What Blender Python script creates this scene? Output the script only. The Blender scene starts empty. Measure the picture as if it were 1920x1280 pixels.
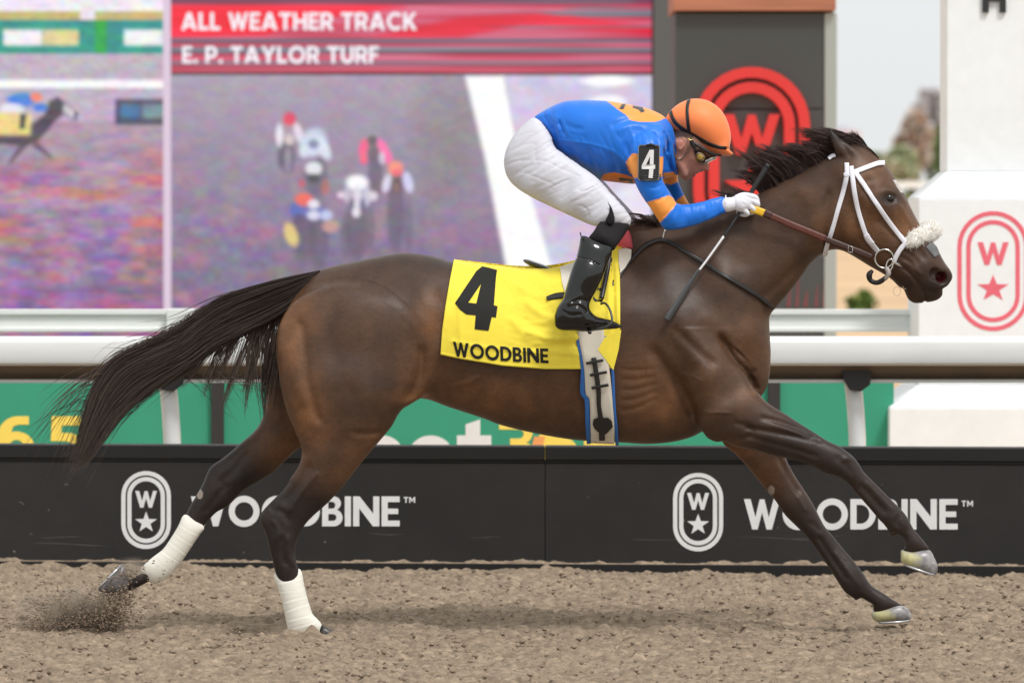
import bpy, math, random, time
import numpy as np
from mathutils import Vector
from mathutils.geometry import tessellate_polygon
T0 = time.time()
rng = np.random.default_rng(7); random.seed(7)
S = bpy.context.scene
R = math.radians
# ------------------------------------------------------------------ camera
CD, CH, FP = 20.0, 1.6, 10400.0          # distance to the horse, eye height, focal length in 1920-wide pixels
TH = math.atan((640-358)/FP)             # the camera looks down a little
cam = bpy.data.cameras.new('camera'); co = bpy.data.objects.new('camera', cam)
S.collection.objects.link(co); S.camera = co
co.location = (0, -CD, CH); co.rotation_euler = (math.pi/2-TH, 0, 0)
cam.sensor_width = 36; cam.lens = 36*FP/1920; cam.clip_end = 5000; cam.clip_start = 0.5
cam.dof.use_dof = True; cam.dof.focus_distance = 19.85; cam.dof.aperture_fstop = 4.6; cam.dof.aperture_blades = 9
# ------------------------------------------------------------------ sky, sun, exposure
EXPO = 0.40
W = bpy.data.worlds.new('World'); S.world = W; W.use_nodes = True
wn = W.node_tree; wn.nodes.clear()
sky = wn.nodes.new('ShaderNodeTexSky'); sky.sky_type = 'NISHITA'; sky.sun_disc = False
SUN_EL, SUN_AZ = R(56), R(146)           # azimuth: the veiled sun stands high, to the right and on the camera's side
sky.sun_elevation = SUN_EL; sky.sun_rotation = SUN_AZ; sky.dust_density = 4.0; sky.air_density = 1.0; sky.ozone_density = 1.0
hs = wn.nodes.new('ShaderNodeHueSaturation'); hs.inputs['Saturation'].default_value = 0.13
# cloud cover: even pale layer, soft mottling
tc = wn.nodes.new('ShaderNodeTexCoord'); nz = wn.nodes.new('ShaderNodeTexNoise'); nz.inputs['Scale'].default_value = 3.0; nz.inputs['Detail'].default_value = 4
cr = wn.nodes.new('ShaderNodeMapRange'); cr.inputs['To Min'].default_value = 5.9; cr.inputs['To Max'].default_value = 7.1
cc = wn.nodes.new('ShaderNodeCombineColor'); mx = wn.nodes.new('ShaderNodeMixRGB'); mx.inputs[0].default_value = 0.8
bg = wn.nodes.new('ShaderNodeBackground'); bg.inputs['Strength'].default_value = 0.118
wo = wn.nodes.new('ShaderNodeOutputWorld'); L = wn.links.new
sc_ = wn.nodes.new('ShaderNodeVectorMath'); sc_.operation = 'MULTIPLY'; sc_.inputs[1].default_value = (0.965, 0.99, 1.0)
L(sky.outputs[0], hs.inputs['Color']); L(tc.outputs['Generated'], nz.inputs['Vector']); L(nz.outputs['Fac'], cr.inputs['Value'])
for i in range(3): L(cr.outputs[0], cc.inputs[i])
L(hs.outputs[0], mx.inputs[1]); L(cc.outputs[0], sc_.inputs[0]); L(sc_.outputs[0], mx.inputs[2]); L(mx.outputs[0], bg.inputs['Color']); L(bg.outputs[0], wo.inputs['Surface'])
sun = bpy.data.lights.new('sun', 'SUN'); sun.energy = 1.55; sun.angle = R(12); sun.color = (1.0, 0.975, 0.945)
so = bpy.data.objects.new('sun', sun); S.collection.objects.link(so)
sd = Vector((math.sin(SUN_AZ)*math.cos(SUN_EL), math.cos(SUN_AZ)*math.cos(SUN_EL), math.sin(SUN_EL)))
so.rotation_euler = sd.to_track_quat('Z', 'Y').to_euler(); so.location = (0, -5, 10)
S.view_settings.view_transform = 'Standard'; S.view_settings.look = 'None'; S.view_settings.gamma = 1
S.view_settings.use_curve_mapping = False; S.view_settings.exposure = EXPO
S.render.engine = 'CYCLES'

# ------------------------------------------------------------------ measuring the place from the photograph
ct, st = math.cos(TH), math.sin(TH)
def ray(px, py):
    px = np.asarray(px, float); py = np.asarray(py, float)
    xr = (px-960)/FP; v = (640-py)/FP
    return xr, ct+v*st, -st+v*ct
def P(px, py, Y=0.0):
    dx, dy, dz = ray(px, py); t = (np.asarray(Y, float)+CD)/dy
    return np.stack([dx*t, np.broadcast_to(np.asarray(Y, float), np.shape(t)), CH+dz*t], -1)
def PX(p):
    p = np.asarray(p, float); d = p-np.array([0, -CD, CH])
    f = d[..., 1]*ct-d[..., 2]*st; u = d[..., 1]*st+d[..., 2]*ct
    return 960+FP*d[..., 0]/f, 640-FP*u/f
def px2m(Y=0.0): return (CD+Y)/FP
def lin(c):
    c = np.asarray(c, float)/255.0
    return np.where(c <= 0.04045, c/12.92, ((c+0.055)/1.055)**2.4)

# ------------------------------------------------------------------ object helpers
def link(o, parent=None):
    S.collection.objects.link(o)
    if parent is not None: o.parent = parent; o.matrix_parent_inverse = parent.matrix_world.inverted() if False else o.matrix_parent_inverse
    return o
def tag(o, label=None, cat=None, group=None, kind=None):
    if label: o['label'] = label
    if cat: o['category'] = cat
    if group: o['group'] = group
    if kind: o['kind'] = kind
    return o
def thing(name, label, cat, loc=(0, 0, 0), group=None):
    o = bpy.data.objects.new(name, None); o.empty_display_size = 0.1; o.location = loc
    S.collection.objects.link(o); tag(o, label, cat, group); return o
def mesh_np(name, V, quads=None, tris=None, mat=None, parent=None, smooth=True, col=None):
    """V world coordinates; the object takes the place of its parent so its vertices stay put"""
    V = np.asarray(V, np.float32)
    off = np.array(parent_loc(parent), np.float32)
    me = bpy.data.meshes.new(name)
    q = np.zeros((0, 4), np.int32) if quads is None or len(quads) == 0 else np.asarray(quads, np.int32)
    t = np.zeros((0, 3), np.int32) if tris is None or len(tris) == 0 else np.asarray(tris, np.int32)
    me.vertices.add(len(V)); me.vertices.foreach_set('co', (V-off).ravel())
    li = np.concatenate([q.ravel(), t.ravel()]); me.loops.add(len(li)); me.loops.foreach_set('vertex_index', li)
    ls = np.concatenate([np.arange(len(q))*4, len(q)*4+np.arange(len(t))*3]).astype(np.int32)
    me.polygons.add(len(ls)); me.polygons.foreach_set('loop_start', ls)
    if smooth: me.polygons.foreach_set('use_smooth', np.ones(len(ls), bool))
    else: me.polygons.foreach_set('use_smooth', np.zeros(len(ls), bool))
    me.update(calc_edges=True); me.validate()
    if col is not None:
        a = me.color_attributes.new('Col', 'FLOAT_COLOR', 'POINT')
        c = np.ones((len(V), 4), np.float32); c[:, :col.shape[1]] = col; a.data.foreach_set('color', c.ravel())
    if mat: me.materials.append(mat)
    o = bpy.data.objects.new(name, me); S.collection.objects.link(o)
    if parent is not None: o.parent = parent
    return o
def parent_loc(p):
    v = Vector((0, 0, 0))
    while p is not None: v = v+p.location; p = p.parent
    return v
def box(x0, x1, y0, y1, z0, z1):
    V = [(x, y, z) for z in (z0, z1) for y in (y0, y1) for x in (x0, x1)]
    F = [(0, 2, 3, 1), (4, 5, 7, 6), (0, 1, 5, 4), (2, 6, 7, 3), (0, 4, 6, 2), (1, 3, 7, 5)]
    return V, F
def bbox(name, b, mat, parent=None, bev=0.0):
    V, F = box(*b); o = mesh_np(name, V, F, None, mat, parent, smooth=False)
    if bev:
        m = o.modifiers.new('edge', 'BEVEL'); m.width = bev; m.segments = 2; m.limit_method = 'ANGLE'
    return o
def prof_extrude(name, prof, x0, x1, mat, parent, nseg=1, fn=None, smooth=True, caps=True):
    """closed (y,z) profile swept along x; fn(x)->(dy,dz)"""
    xs = np.linspace(x0, x1, nseg+1); n = len(prof); V = []; F = []
    for x in xs:
        dy, dz = fn(x) if fn else (0, 0)
        V += [(x, y+dy, z+dz) for y, z in prof]
    for i in range(nseg):
        for k in range(n):
            a, b = i*n+k, i*n+(k+1) % n; F.append((a, b, b+n, a+n))
    T = []
    if caps:
        tr = tessellate_polygon([[Vector((y, z, 0)) for y, z in prof]])
        for t in tr: T.append(tuple(t)); T.append(tuple(nseg*n+k for k in reversed(t)))
    o = mesh_np(name, V, F, T, mat, parent, smooth=smooth)
    if smooth:
        m = o.modifiers.new('e', 'EDGE_SPLIT'); m.split_angle = R(35)
    return o

# ------------------------------------------------------------------ materials
def pm(name, col=(0.5, 0.5, 0.5), rough=0.6, metal=0.0, spec=0.5, attr=False, noise=None, bump=None, sheen=0.0, coat=0.0, sub=0.0, emis=None, fine=None, speckle=None):
    """noise=(scale, amount, (sx,sy,sz)); bump=(scale, strength, dist, (sx,sy,sz)); several bumps allowed as a list"""
    m = bpy.data.materials.new(name); m.use_nodes = True; nt = m.node_tree; b = nt.nodes['Principled BSDF']
    tcn = nt.nodes.new('ShaderNodeTexCoord'); src = None
    if attr:
        a = nt.nodes.new('ShaderNodeAttribute'); a.attribute_name = 'Col'; src = a.outputs['Color']
    def tex(scale, stretch, detail=4):
        mp = nt.nodes.new('ShaderNodeMapping'); mp.inputs['Scale'].default_value = stretch
        n = nt.nodes.new('ShaderNodeTexNoise'); n.inputs['Scale'].default_value = scale; n.inputs['Detail'].default_value = detail
        nt.links.new(tcn.outputs['Object'], mp.inputs['Vector']); nt.links.new(mp.outputs[0], n.inputs['Vector']); return n.outputs['Fac']
    if src is None:
        rgb = nt.nodes.new('ShaderNodeRGB'); rgb.outputs[0].default_value = (*col, 1); src = rgb.outputs[0]
    for nn in ([noise] if isinstance(noise, tuple) else (noise or [])):
        mr = nt.nodes.new('ShaderNodeMapRange'); mr.inputs['From Min'].default_value = 0.3; mr.inputs['From Max'].default_value = 0.7
        mr.inputs['To Min'].default_value = 1-nn[1]; mr.inputs['To Max'].default_value = 1+nn[1]
        nt.links.new(tex(nn[0], nn[2] if len(nn) > 2 else (1, 1, 1)), mr.inputs['Value'])
        vm = nt.nodes.new('ShaderNodeVectorMath'); vm.operation = 'SCALE'
        nt.links.new(src, vm.inputs[0]); nt.links.new(mr.outputs[0], vm.inputs['Scale']); src = vm.outputs[0]
    if speckle:                                   # (scale, threshold, colour)
        mr = nt.nodes.new('ShaderNodeMapRange'); mr.inputs['From Min'].default_value = speckle[1]; mr.inputs['From Max'].default_value = speckle[1]+0.03
        nt.links.new(tex(speckle[0], (1, 1, 1), 2), mr.inputs['Value'])
        mxx = nt.nodes.new('ShaderNodeMixRGB'); mxx.inputs[2].default_value = (*speckle[2], 1)
        nt.links.new(mr.outputs[0], mxx.inputs[0]); nt.links.new(src, mxx.inputs[1]); src = mxx.outputs[0]
    nt.links.new(src, b.inputs['Base Color'])
    b.inputs['Roughness'].default_value = rough; b.inputs['Metallic'].default_value = metal
    b.inputs['Specular IOR Level'].default_value = spec
    if sheen: b.inputs['Sheen Weight'].default_value = sheen; b.inputs['Sheen Roughness'].default_value = 0.4
    if coat: b.inputs['Coat Weight'].default_value = coat; b.inputs['Coat Roughness'].default_value = 0.06
    if sub: b.inputs['Subsurface Weight'].default_value = sub; b.inputs['Subsurface Radius'].default_value = (0.01, 0.004, 0.002); b.inputs['Subsurface Scale'].default_value = 1.0
    prev = None
    for bb in ([bump] if isinstance(bump, tuple) else (bump or [])):
        bn = nt.nodes.new('ShaderNodeBump'); bn.inputs['Strength'].default_value = bb[1]; bn.inputs['Distance'].default_value = bb[2]
        nt.links.new(tex(bb[0], bb[3] if len(bb) > 3 else (1, 1, 1)), bn.inputs['Height'])
        if prev: nt.links.new(prev, bn.inputs['Normal'])
        prev = bn.outputs[0]
    if prev: nt.links.new(prev, b.inputs['Normal'])
    if emis is not None:
        nt.links.new(src, b.inputs['Emission Color']); b.inputs['Emission Strength'].default_value = emis
        bl = nt.nodes.new('ShaderNodeRGB'); bl.outputs[0].default_value = (0.02, 0.02, 0.02, 1); nt.links.new(bl.outputs[0], b.inputs['Base Color'])
    return m

# ------------------------------------------------------------------ noise
def _h(ix, iy, seed):
    n = (ix.astype(np.int64)*374761393+iy.astype(np.int64)*668265263+seed*1442695041) & 0x7fffffff
    n = ((n ^ (n >> 13))*1274126177) & 0x7fffffff
    return ((n ^ (n >> 16)) & 0xffff)/65535.0
def vn(x, y, seed=0):
    ix, iy = np.floor(x), np.floor(y); fx, fy = x-ix, y-iy
    fx = fx*fx*fx*(fx*(fx*6-15)+10); fy = fy*fy*fy*(fy*(fy*6-15)+10)
    a = _h(ix, iy, seed); b = _h(ix+1, iy, seed); c = _h(ix, iy+1, seed); d = _h(ix+1, iy+1, seed)
    return (a*(1-fx)+b*fx)*(1-fy)+(c*(1-fx)+d*fx)*fy
def fbm(x, y, seed=0, oct=4, gain=0.5):
    s = 0; a = 1; t = 0
    for o in range(oct): s = s+a*vn(x*2**o+17.3*o, y*2**o+9.1*o, seed+o); t += a; a *= gain
    return s/t

# ------------------------------------------------------------------ curves and polygons
def crom(pts, n=4, closed=False):
    p = np.asarray(pts, float)
    if closed: q = np.vstack([p[-1], p, p[0], p[1]])
    else: q = np.vstack([2*p[0]-p[1], p, 2*p[-1]-p[-2]])
    out = []
    for i in range(1, len(q)-2):
        p0, p1, p2, p3 = q[i-1], q[i], q[i+1], q[i+2]
        for t in np.arange(n)/n:
            out.append(0.5*((2*p1)+(-p0+p2)*t+(2*p0-5*p1+4*p2-p3)*t*t+(-p0+3*p1-3*p2+p3)*t**3))
    if not closed: out.append(q[-2])
    return np.array(out)
def resample(p, n):
    p = np.asarray(p, float); d = np.r_[0, np.cumsum(np.linalg.norm(np.diff(p[:, :2], axis=0), axis=1))]
    t = np.linspace(0, d[-1], n); return np.stack([np.interp(t, d, p[:, k]) for k in range(p.shape[1])], 1)
def seg_dist(X, Z, poly, closed):
    n = len(poly); d2 = np.full(X.shape, 1e9, np.float32); ins = np.zeros(X.shape, bool)
    for i in range(n if closed else n-1):
        a = poly[i]; b = poly[(i+1) % n]; e = b-a; L2 = e@e+1e-12
        wx = X-a[0]; wz = Z-a[1]; t = np.clip((wx*e[0]+wz*e[1])/L2, 0, 1)
        d2 = np.minimum(d2, (wx-t*e[0])**2+(wz-t*e[1])**2)
        if closed and a[1] != b[1]:
            c = (a[1] > Z) != (b[1] > Z)
            ins ^= c & (X < (b[0]-a[0])*(Z-a[1])/(b[1]-a[1])+a[0])
    return np.sqrt(d2), ins
def idw(X, Z, ctl, Y0=0.0, p=2.0):
    if np.isscalar(ctl): return np.float32(ctl)
    num = 0; den = 0
    for c in ctl:
        w = P(c[0], c[1], Y0); ww = 1/((X-w[0])**2+(Z-w[2])**2+0.0009)**(p)
        num = num+ww*c[2]; den = den+ww
    return (num/den).astype(np.float32)

class Vol:
    """an implicit body on a grid: traced silhouettes are inflated, blended, carved and then skinned"""
    def __init__(s, x0, x1, y0, y1, z0, z1, res):
        s.o = np.array([x0, y0, z0]); s.res = res
        s.n = np.ceil((np.array([x1, y1, z1])-s.o)/res).astype(int)+1
        s.x = (x0+res*np.arange(s.n[0])).astype(np.float32); s.y = (y0+res*np.arange(s.n[1])).astype(np.float32); s.z = (z0+res*np.arange(s.n[2])).astype(np.float32)
        s.F = np.full(tuple(s.n), 0.3, np.float32)
    def _rng(s, ax, lo, hi):
        a = max(0, int(math.floor((lo-s.o[ax])/s.res))); b = min(s.n[ax], int(math.ceil((hi-s.o[ax])/s.res))+1); return a, max(a, b)
    def _mix(s, sl, G, k, off=0.0, mode='u'):
        G = G+off; A = s.F[sl]
        if mode == 'u':
            h = np.maximum(k-np.abs(A-G), 0)/k if k > 0 else 0
            s.F[sl] = np.minimum(A, G)-h*h*k*0.25
        elif mode == 's':
            G = -G; h = np.maximum(k-np.abs(A-G), 0)/k
            s.F[sl] = np.maximum(A, G)+h*h*k*0.25
    def pillow(s, poly, lam=0.8, yc=0.0, k=0.03, Y0=0.0, off=0.0, smooth=4, mode='u', cap=None, both=False):
        w = P(*np.asarray(poly, float).T, Y0)[:, [0, 2]]
        if smooth > 1: w = crom(w, smooth, True)
        m = k+4*s.res+abs(off)
        a0, a1 = s._rng(0, w[:, 0].min()-m, w[:, 0].max()+m); c0, c1 = s._rng(2, w[:, 1].min()-m, w[:, 1].max()+m)
        X, Z = np.meshgrid(s.x[a0:a1], s.z[c0:c1], indexing='ij')
        dist, ins = seg_dist(X, Z, w, True)
        d = np.where(ins, dist, -dist).astype(np.float32); r = s.res
        M = ins.copy(); M[0] = M[-1] = False; M[:, 0] = M[:, -1] = False
        def lap(u):
            o = 4*u; o[1:] -= u[:-1]; o[:-1] -= u[1:]; o[:, 1:] -= u[:, :-1]; o[:, :-1] -= u[:, 1:]; return np.where(M, o, 0)
        b = np.where(M, 2*r*r, 0.0); u = np.where(M, np.maximum(d, 0)*0.1, 0.0); rr = b-lap(u); p = rr.copy(); rs = (rr*rr).sum(); r0 = (b*b).sum()+1e-30
        for _ in range(700):
            Ap = lap(p); al = rs/((p*Ap).sum()+1e-30); u = u+al*p; rr = rr-al*Ap; rn = (rr*rr).sum()
            if rn < r0*1e-6: break
            p = rr+(rn/rs)*p; rs = rn
        ok = M & (d > 1.3*r); q = np.where(ok, u/np.maximum(d, 1e-6), 0); wgt = ok.astype(np.float64)
        qq, wq = q.copy(), wgt.copy()
        for _ in range(10):
            def sm(a):
                o = a.copy(); o[1:] += a[:-1]; o[:-1] += a[1:]; o[:, 1:] += a[:, :-1]; o[:, :-1] += a[:, 1:]; return o
            nq, nw = sm(qq), sm(wq); new = (wq == 0) & (nw > 0)
            qq = np.where(new, nq/np.maximum(nw, 1e-9), qq); wq = np.where(new, 1.0, wq)
        mq = q[ok].mean() if ok.any() else 0.02
        qq = np.where(wq > 0, qq, mq); sb = np.clip((np.abs(d)-2*r)/(6*r), 0, 1); qq = qq*(1-sb)+mq*sb
        u2 = np.where(ok, u, qq*d).astype(np.float32)
        if cap: u2 = np.where(u2 > 0, cap*cap*(1-np.exp(-u2/(cap*cap))), u2)
        gx, gz = np.gradient(u2, r); gu2 = (gx*gx+gz*gz).astype(np.float32)
        la = idw(X, Z, lam, Y0); ycc = idw(X, Z, yc, Y0)
        hy = (np.sqrt(np.maximum(u2, 0))*la); ylo = (ycc-hy).min()-m; yhi = (ycc+hy).max()+m
        b0, b1 = s._rng(1, float(ylo), float(yhi)); Y = s.y[b0:b1][None, :, None]
        la = np.broadcast_to(la, u2.shape)[:, None, :]; ycc = np.broadcast_to(ycc, u2.shape)[:, None, :]
        dy = (Y-ycc)/la; G = dy*dy-u2[:, None, :]; G = G/np.sqrt(4*dy*dy/(la*la)+gu2[:, None, :]+2.5e-5)
        np.clip(G, -0.15, 0.3, out=G)
        s._mix((slice(a0, a1), slice(b0, b1), slice(c0, c1)), G, k, off, mode)
        s.last = (w, Y0)
    def chain(s, pts, k=0.02, n=6, lat=1.0, off=0.0, mode='u', world=False):
        """pts: (px, py, Y, radius in m)"""
        p = np.asarray(pts, float)
        if not world:
            q = P(p[:, 0], p[:, 1], p[:, 2]); p = np.column_stack([q, p[:, 3]])
        if len(p) > 1: p = crom(p, n)
        m = k+3*s.res+abs(off)
        lo = (p[:, :3]-p[:, 3:4]*max(1, lat)).min(0)-m; hi = (p[:, :3]+p[:, 3:4]*max(1, lat)).max(0)+m
        sl = tuple(slice(*s._rng(i, lo[i], hi[i])) for i in range(3))
        X = s.x[sl[0]][:, None, None]; Y = s.y[sl[1]][None, :, None]; Z = s.z[sl[2]][None, None, :]
        if X.size == 0 or Y.size == 0 or Z.size == 0: return
        G = np.full((X.size, Y.size, Z.size), 0.3, np.float32)
        if len(p) == 1: p = np.vstack([p, p+[1e-5, 0, 0, 0]])
        for i in range(len(p)-1):
            a, b = p[i], p[i+1]; e = (b-a)[:3].copy(); e[1] /= lat; L2 = e@e+1e-12
            wx, wy, wz = X-a[0], (Y-a[1])/lat, Z-a[2]
            t = np.clip((wx*e[0]+wy*e[1]+wz*e[2])/L2, 0, 1)
            G = np.minimum(G, np.sqrt((wx-t*e[0])**2+(wy-t*e[1])**2+(wz-t*e[2])**2)-(a[3]+t*(b[3]-a[3])))
        s._mix(sl, G.astype(np.float32), k, off, mode)
    def stroke(s, path, wpx, amp, side=-1, ylim=0.0, Y0=-0.15, asym=0.0, soft=0.03, soft_ends=True):
        """a groove (amp>0) or ridge (amp<0) following a path, on one side of the body (side -1 near, 1 far, 0 both)"""
        w = P(*np.asarray(path, float).T, Y0)[:, [0, 2]]; w = crom(w, 4) if len(w) > 2 else w
        wm = wpx*px2m(Y0); m = 2.6*wm
        a0, a1 = s._rng(0, w[:, 0].min()-m, w[:, 0].max()+m); c0, c1 = s._rng(2, w[:, 1].min()-m, w[:, 1].max()+m)
        X, Z = np.meshgrid(s.x[a0:a1], s.z[c0:c1], indexing='ij')
        d = np.full(X.shape, 1e9); tt = np.zeros(X.shape); cl = np.r_[0, np.cumsum(np.linalg.norm(np.diff(w, axis=0), axis=1))]; Lt = cl[-1]
        for i in range(len(w)-1):
            e = w[i+1]-w[i]; t = np.clip(((X-w[i, 0])*e[0]+(Z-w[i, 1])*e[1])/(e@e+1e-12), 0, 1); di = np.hypot(X-w[i, 0]-t*e[0], Z-w[i, 1]-t*e[1])
            nr = di < d; tt = np.where(nr, cl[i]+t*math.sqrt(e@e), tt); d = np.where(nr, di, d)
        fade = min(0.3*Lt, 2.5*wm)+1e-6; env = np.clip(np.minimum(tt, Lt-tt)/fade, 0, 1); env = 0.0+env*env*(3-2*env) if soft_ends else 1.0
        g = (amp*env*np.exp(-(d/wm)**2)).astype(np.float32)
        if side: ym = np.clip(0.5+(side*(s.y-ylim))/soft, 0, 1).astype(np.float32)
        else: ym = np.ones_like(s.y)
        s.F[a0:a1, :, c0:c1] += g[:, None, :]*ym[None, :, None]
    def creases(s, fn, ymid=0.0, side=-1, soft=0.03, Y0=-.15):
        """fold pattern given in traced coordinates, laid over one side of the body"""
        X, Z = np.meshgrid(s.x, s.z, indexing='ij'); px, py = PX(np.stack([X, X*0+Y0, Z], -1)); g = fn(px, py).astype(np.float32)
        ym = np.clip(0.5+(side*(s.y-ymid))/soft, 0, 1).astype(np.float32) if side else np.ones_like(s.y)
        s.F += g[:, None, :]*ym[None, :, None]
    def skin(s, mask_fn=None):
        F = s.F; S_ = F < 0
        cnt = np.zeros(tuple(s.n-1), np.int8)
        for i in (0, 1):
            for j in (0, 1):
                for k in (0, 1): cnt += S_[i:s.n[0]-1+i, j:s.n[1]-1+j, k:s.n[2]-1+k]
        act = (cnt > 0) & (cnt < 8); idx = np.full(act.shape, -1, np.int32); I = np.argwhere(act); idx[act] = np.arange(len(I)); del cnt
        C = np.empty((len(I), 8), np.float32); offs = [(i, j, k) for i in (0, 1) for j in (0, 1) for k in (0, 1)]
        for c, (i, j, k) in enumerate(offs): C[:, c] = F[I[:, 0]+i, I[:, 1]+j, I[:, 2]+k]
        acc = np.zeros((len(I), 3)); num = np.zeros(len(I))
        for a in range(8):
            for b in range(a+1, 8):
                df = np.array(offs[b])-np.array(offs[a])
                if np.abs(df).sum() != 1: continue
                x = (C[:, a] < 0) != (C[:, b] < 0); t = np.where(x, C[:, a]/(C[:, a]-C[:, b]+1e-12), 0)
                acc += np.where(x[:, None], np.array(offs[a])+t[:, None]*df, 0); num += x
        V = s.o+(I+acc/num[:, None])*s.res
        Q = []
        for ax in range(3):
            sl0 = [slice(1, -1)]*3; sl0[ax] = slice(0, -1); sl1 = list(sl0); sl1[ax] = slice(1, None)
            A = S_[tuple(sl0)]; B = S_[tuple(sl1)]; E = np.argwhere(A != B)
            if len(E) == 0: continue
            E = E+np.array([0 if i == ax else 1 for i in range(3)])
            u, v = [(1, 2), (2, 0), (0, 1)][ax]; eu = np.eye(3, dtype=int)[u]; ev = np.eye(3, dtype=int)[v]
            q = np.stack([idx[tuple((E-eu-ev).T)], idx[tuple((E-ev).T)], idx[tuple(E.T)], idx[tuple((E-eu).T)]], 1)
            ins = S_[tuple(E.T)]; q = np.where(ins[:, None], q, q[:, ::-1]); Q.append(q)
        return V, np.vstack(Q)
    def sample(s, p):
        g = (np.asarray(p)-s.o)/s.res; g = np.clip(g, 0, s.n-1.001); i = g.astype(int); f = g-i; out = 0
        for a in (0, 1):
            for b in (0, 1):
                for c in (0, 1):
                    w = (f[..., 0] if a else 1-f[..., 0])*(f[..., 1] if b else 1-f[..., 1])*(f[..., 2] if c else 1-f[..., 2])
                    out = out+w*s.F[i[..., 0]+a, i[..., 1]+b, i[..., 2]+c]
        return out
    def normal(s, p):
        e = s.res*1.5; g = np.stack([s.sample(p+np.eye(3)[k]*e)-s.sample(p-np.eye(3)[k]*e) for k in range(3)], -1)
        return g/(np.linalg.norm(g, axis=-1, keepdims=True)+1e-9)
    def hit(s, px, py, off=0.0, ymax=0.05):
        """where a line of sight through a traced point first touches the body (offset outwards)"""
        px = np.asarray(px, float); py = np.asarray(py, float)
        ys = np.arange(s.y[0]+s.res, ymax, s.res*0.8); pts = P(px[..., None], py[..., None], ys)
        f = s.sample(pts)-off; neg = f < 0; any_ = neg.any(-1); k = np.maximum(neg.argmax(-1), 1)
        f1 = np.take_along_axis(f, k[..., None], -1)[..., 0]; f0 = np.take_along_axis(f, k[..., None]-1, -1)[..., 0]
        y = ys[k]-(ys[1]-ys[0])*np.clip(f1/(f1-f0-1e-9), 0, 1)
        ym = ys[f.argmin(-1)]; y = np.where(any_, y, ym)
        return P(px, py, y), any_
def lapsmooth(V, Q, it=2, lam=0.5):
    for _ in range(it):
        A = np.zeros_like(V); n = np.zeros(len(V))
        for k in range(4):
            a, b = Q[:, k], Q[:, (k+1) % 4]
            for c in range(3): A[:, c] += np.bincount(a, V[b, c], len(V))+np.bincount(b, V[a, c], len(V))
            n += np.bincount(a, minlength=len(V))+np.bincount(b, minlength=len(V))
        V = V+lam*(A/np.maximum(n, 1)[:, None]-V)
    return V
def vol_obj(vol, name, mat, parent, colfn=None, smooth=1):
    V, Q = vol.skin()
    if smooth: V = lapsmooth(V, Q, smooth)
    return mesh_np(name, V, Q, None, mat, parent, col=colfn(V) if colfn else None)

def patch(vol, name, G, off, th, mat, parent, colfn=None, mirror=False, ymax=0.05, raw=None, smoothy=0):
    """a sheet with thickness laid over a body; G is (nu,nv,2) traced points"""
    G = np.asarray(G, float)
    Pt = vol.hit(G[..., 0], G[..., 1], off, ymax)[0] if raw is None else raw
    if smoothy:
        for _ in range(smoothy):
            y = Pt[..., 1]; y2 = y.copy(); y2[1:-1] = (y[:-2]+2*y[1:-1]+y[2:])/4; y3 = y2.copy(); y3[:, 1:-1] = (y2[:, :-2]+2*y2[:, 1:-1]+y2[:, 2:])/4
            Pt = P(G[..., 0], G[..., 1], np.minimum(y3, y))
    if mirror:
        M = Pt[:, ::-1].copy(); M[..., 1] *= -1; Pt = np.concatenate([Pt, M], 1)
    return sheet(name, Pt, th, mat, parent, colfn)
def sheet(name, Pt, th, mat, parent, colfn=None, N=None):
    nu, nv = Pt.shape[:2]
    if N is None:
        du = np.gradient(Pt, axis=0); dv = np.gradient(Pt, axis=1); N = np.cross(du, dv); N /= np.linalg.norm(N, axis=-1, keepdims=True)+1e-9
        if (N[..., 1].mean() > 0 and not (N[..., 1] < -0.5).mean() > 0.3): N = -N
    V = np.concatenate([(Pt+N*th).reshape(-1, 3), Pt.reshape(-1, 3)])
    id_ = np.arange(nu*nv).reshape(nu, nv); b = nu*nv; Q = []
    q = np.stack([id_[:-1, :-1], id_[1:, :-1], id_[1:, 1:], id_[:-1, 1:]], -1).reshape(-1, 4); Q += [q, q[:, ::-1]+b]
    for e in (id_[0], id_[-1][::-1], id_[:, -1], id_[:, 0][::-1]):
        Q.append(np.stack([e[:-1], e[1:], e[1:]+b, e[:-1]+b], 1))
    o = mesh_np(name, V, np.vstack(Q), None, mat, parent, col=colfn(V) if colfn else None)
    return o
def strap_grid(path, w, n=40, nv=4, sm=True):
    p = crom(path, 5) if sm and len(path) > 2 else np.asarray(path, float); p = resample(p, n)
    w = np.interp(np.linspace(0, 1, n), np.linspace(0, 1, len(w)), w) if not np.isscalar(w) else np.full(n, w)
    t = np.gradient(p, axis=0); t /= np.linalg.norm(t, axis=1, keepdims=True); b = np.stack([-t[:, 1], t[:, 0]], 1)
    s = np.linspace(-0.5, 0.5, nv); return p[:, None, :]+b[:, None, :]*(w[:, None]*s[None])[..., None]
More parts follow.
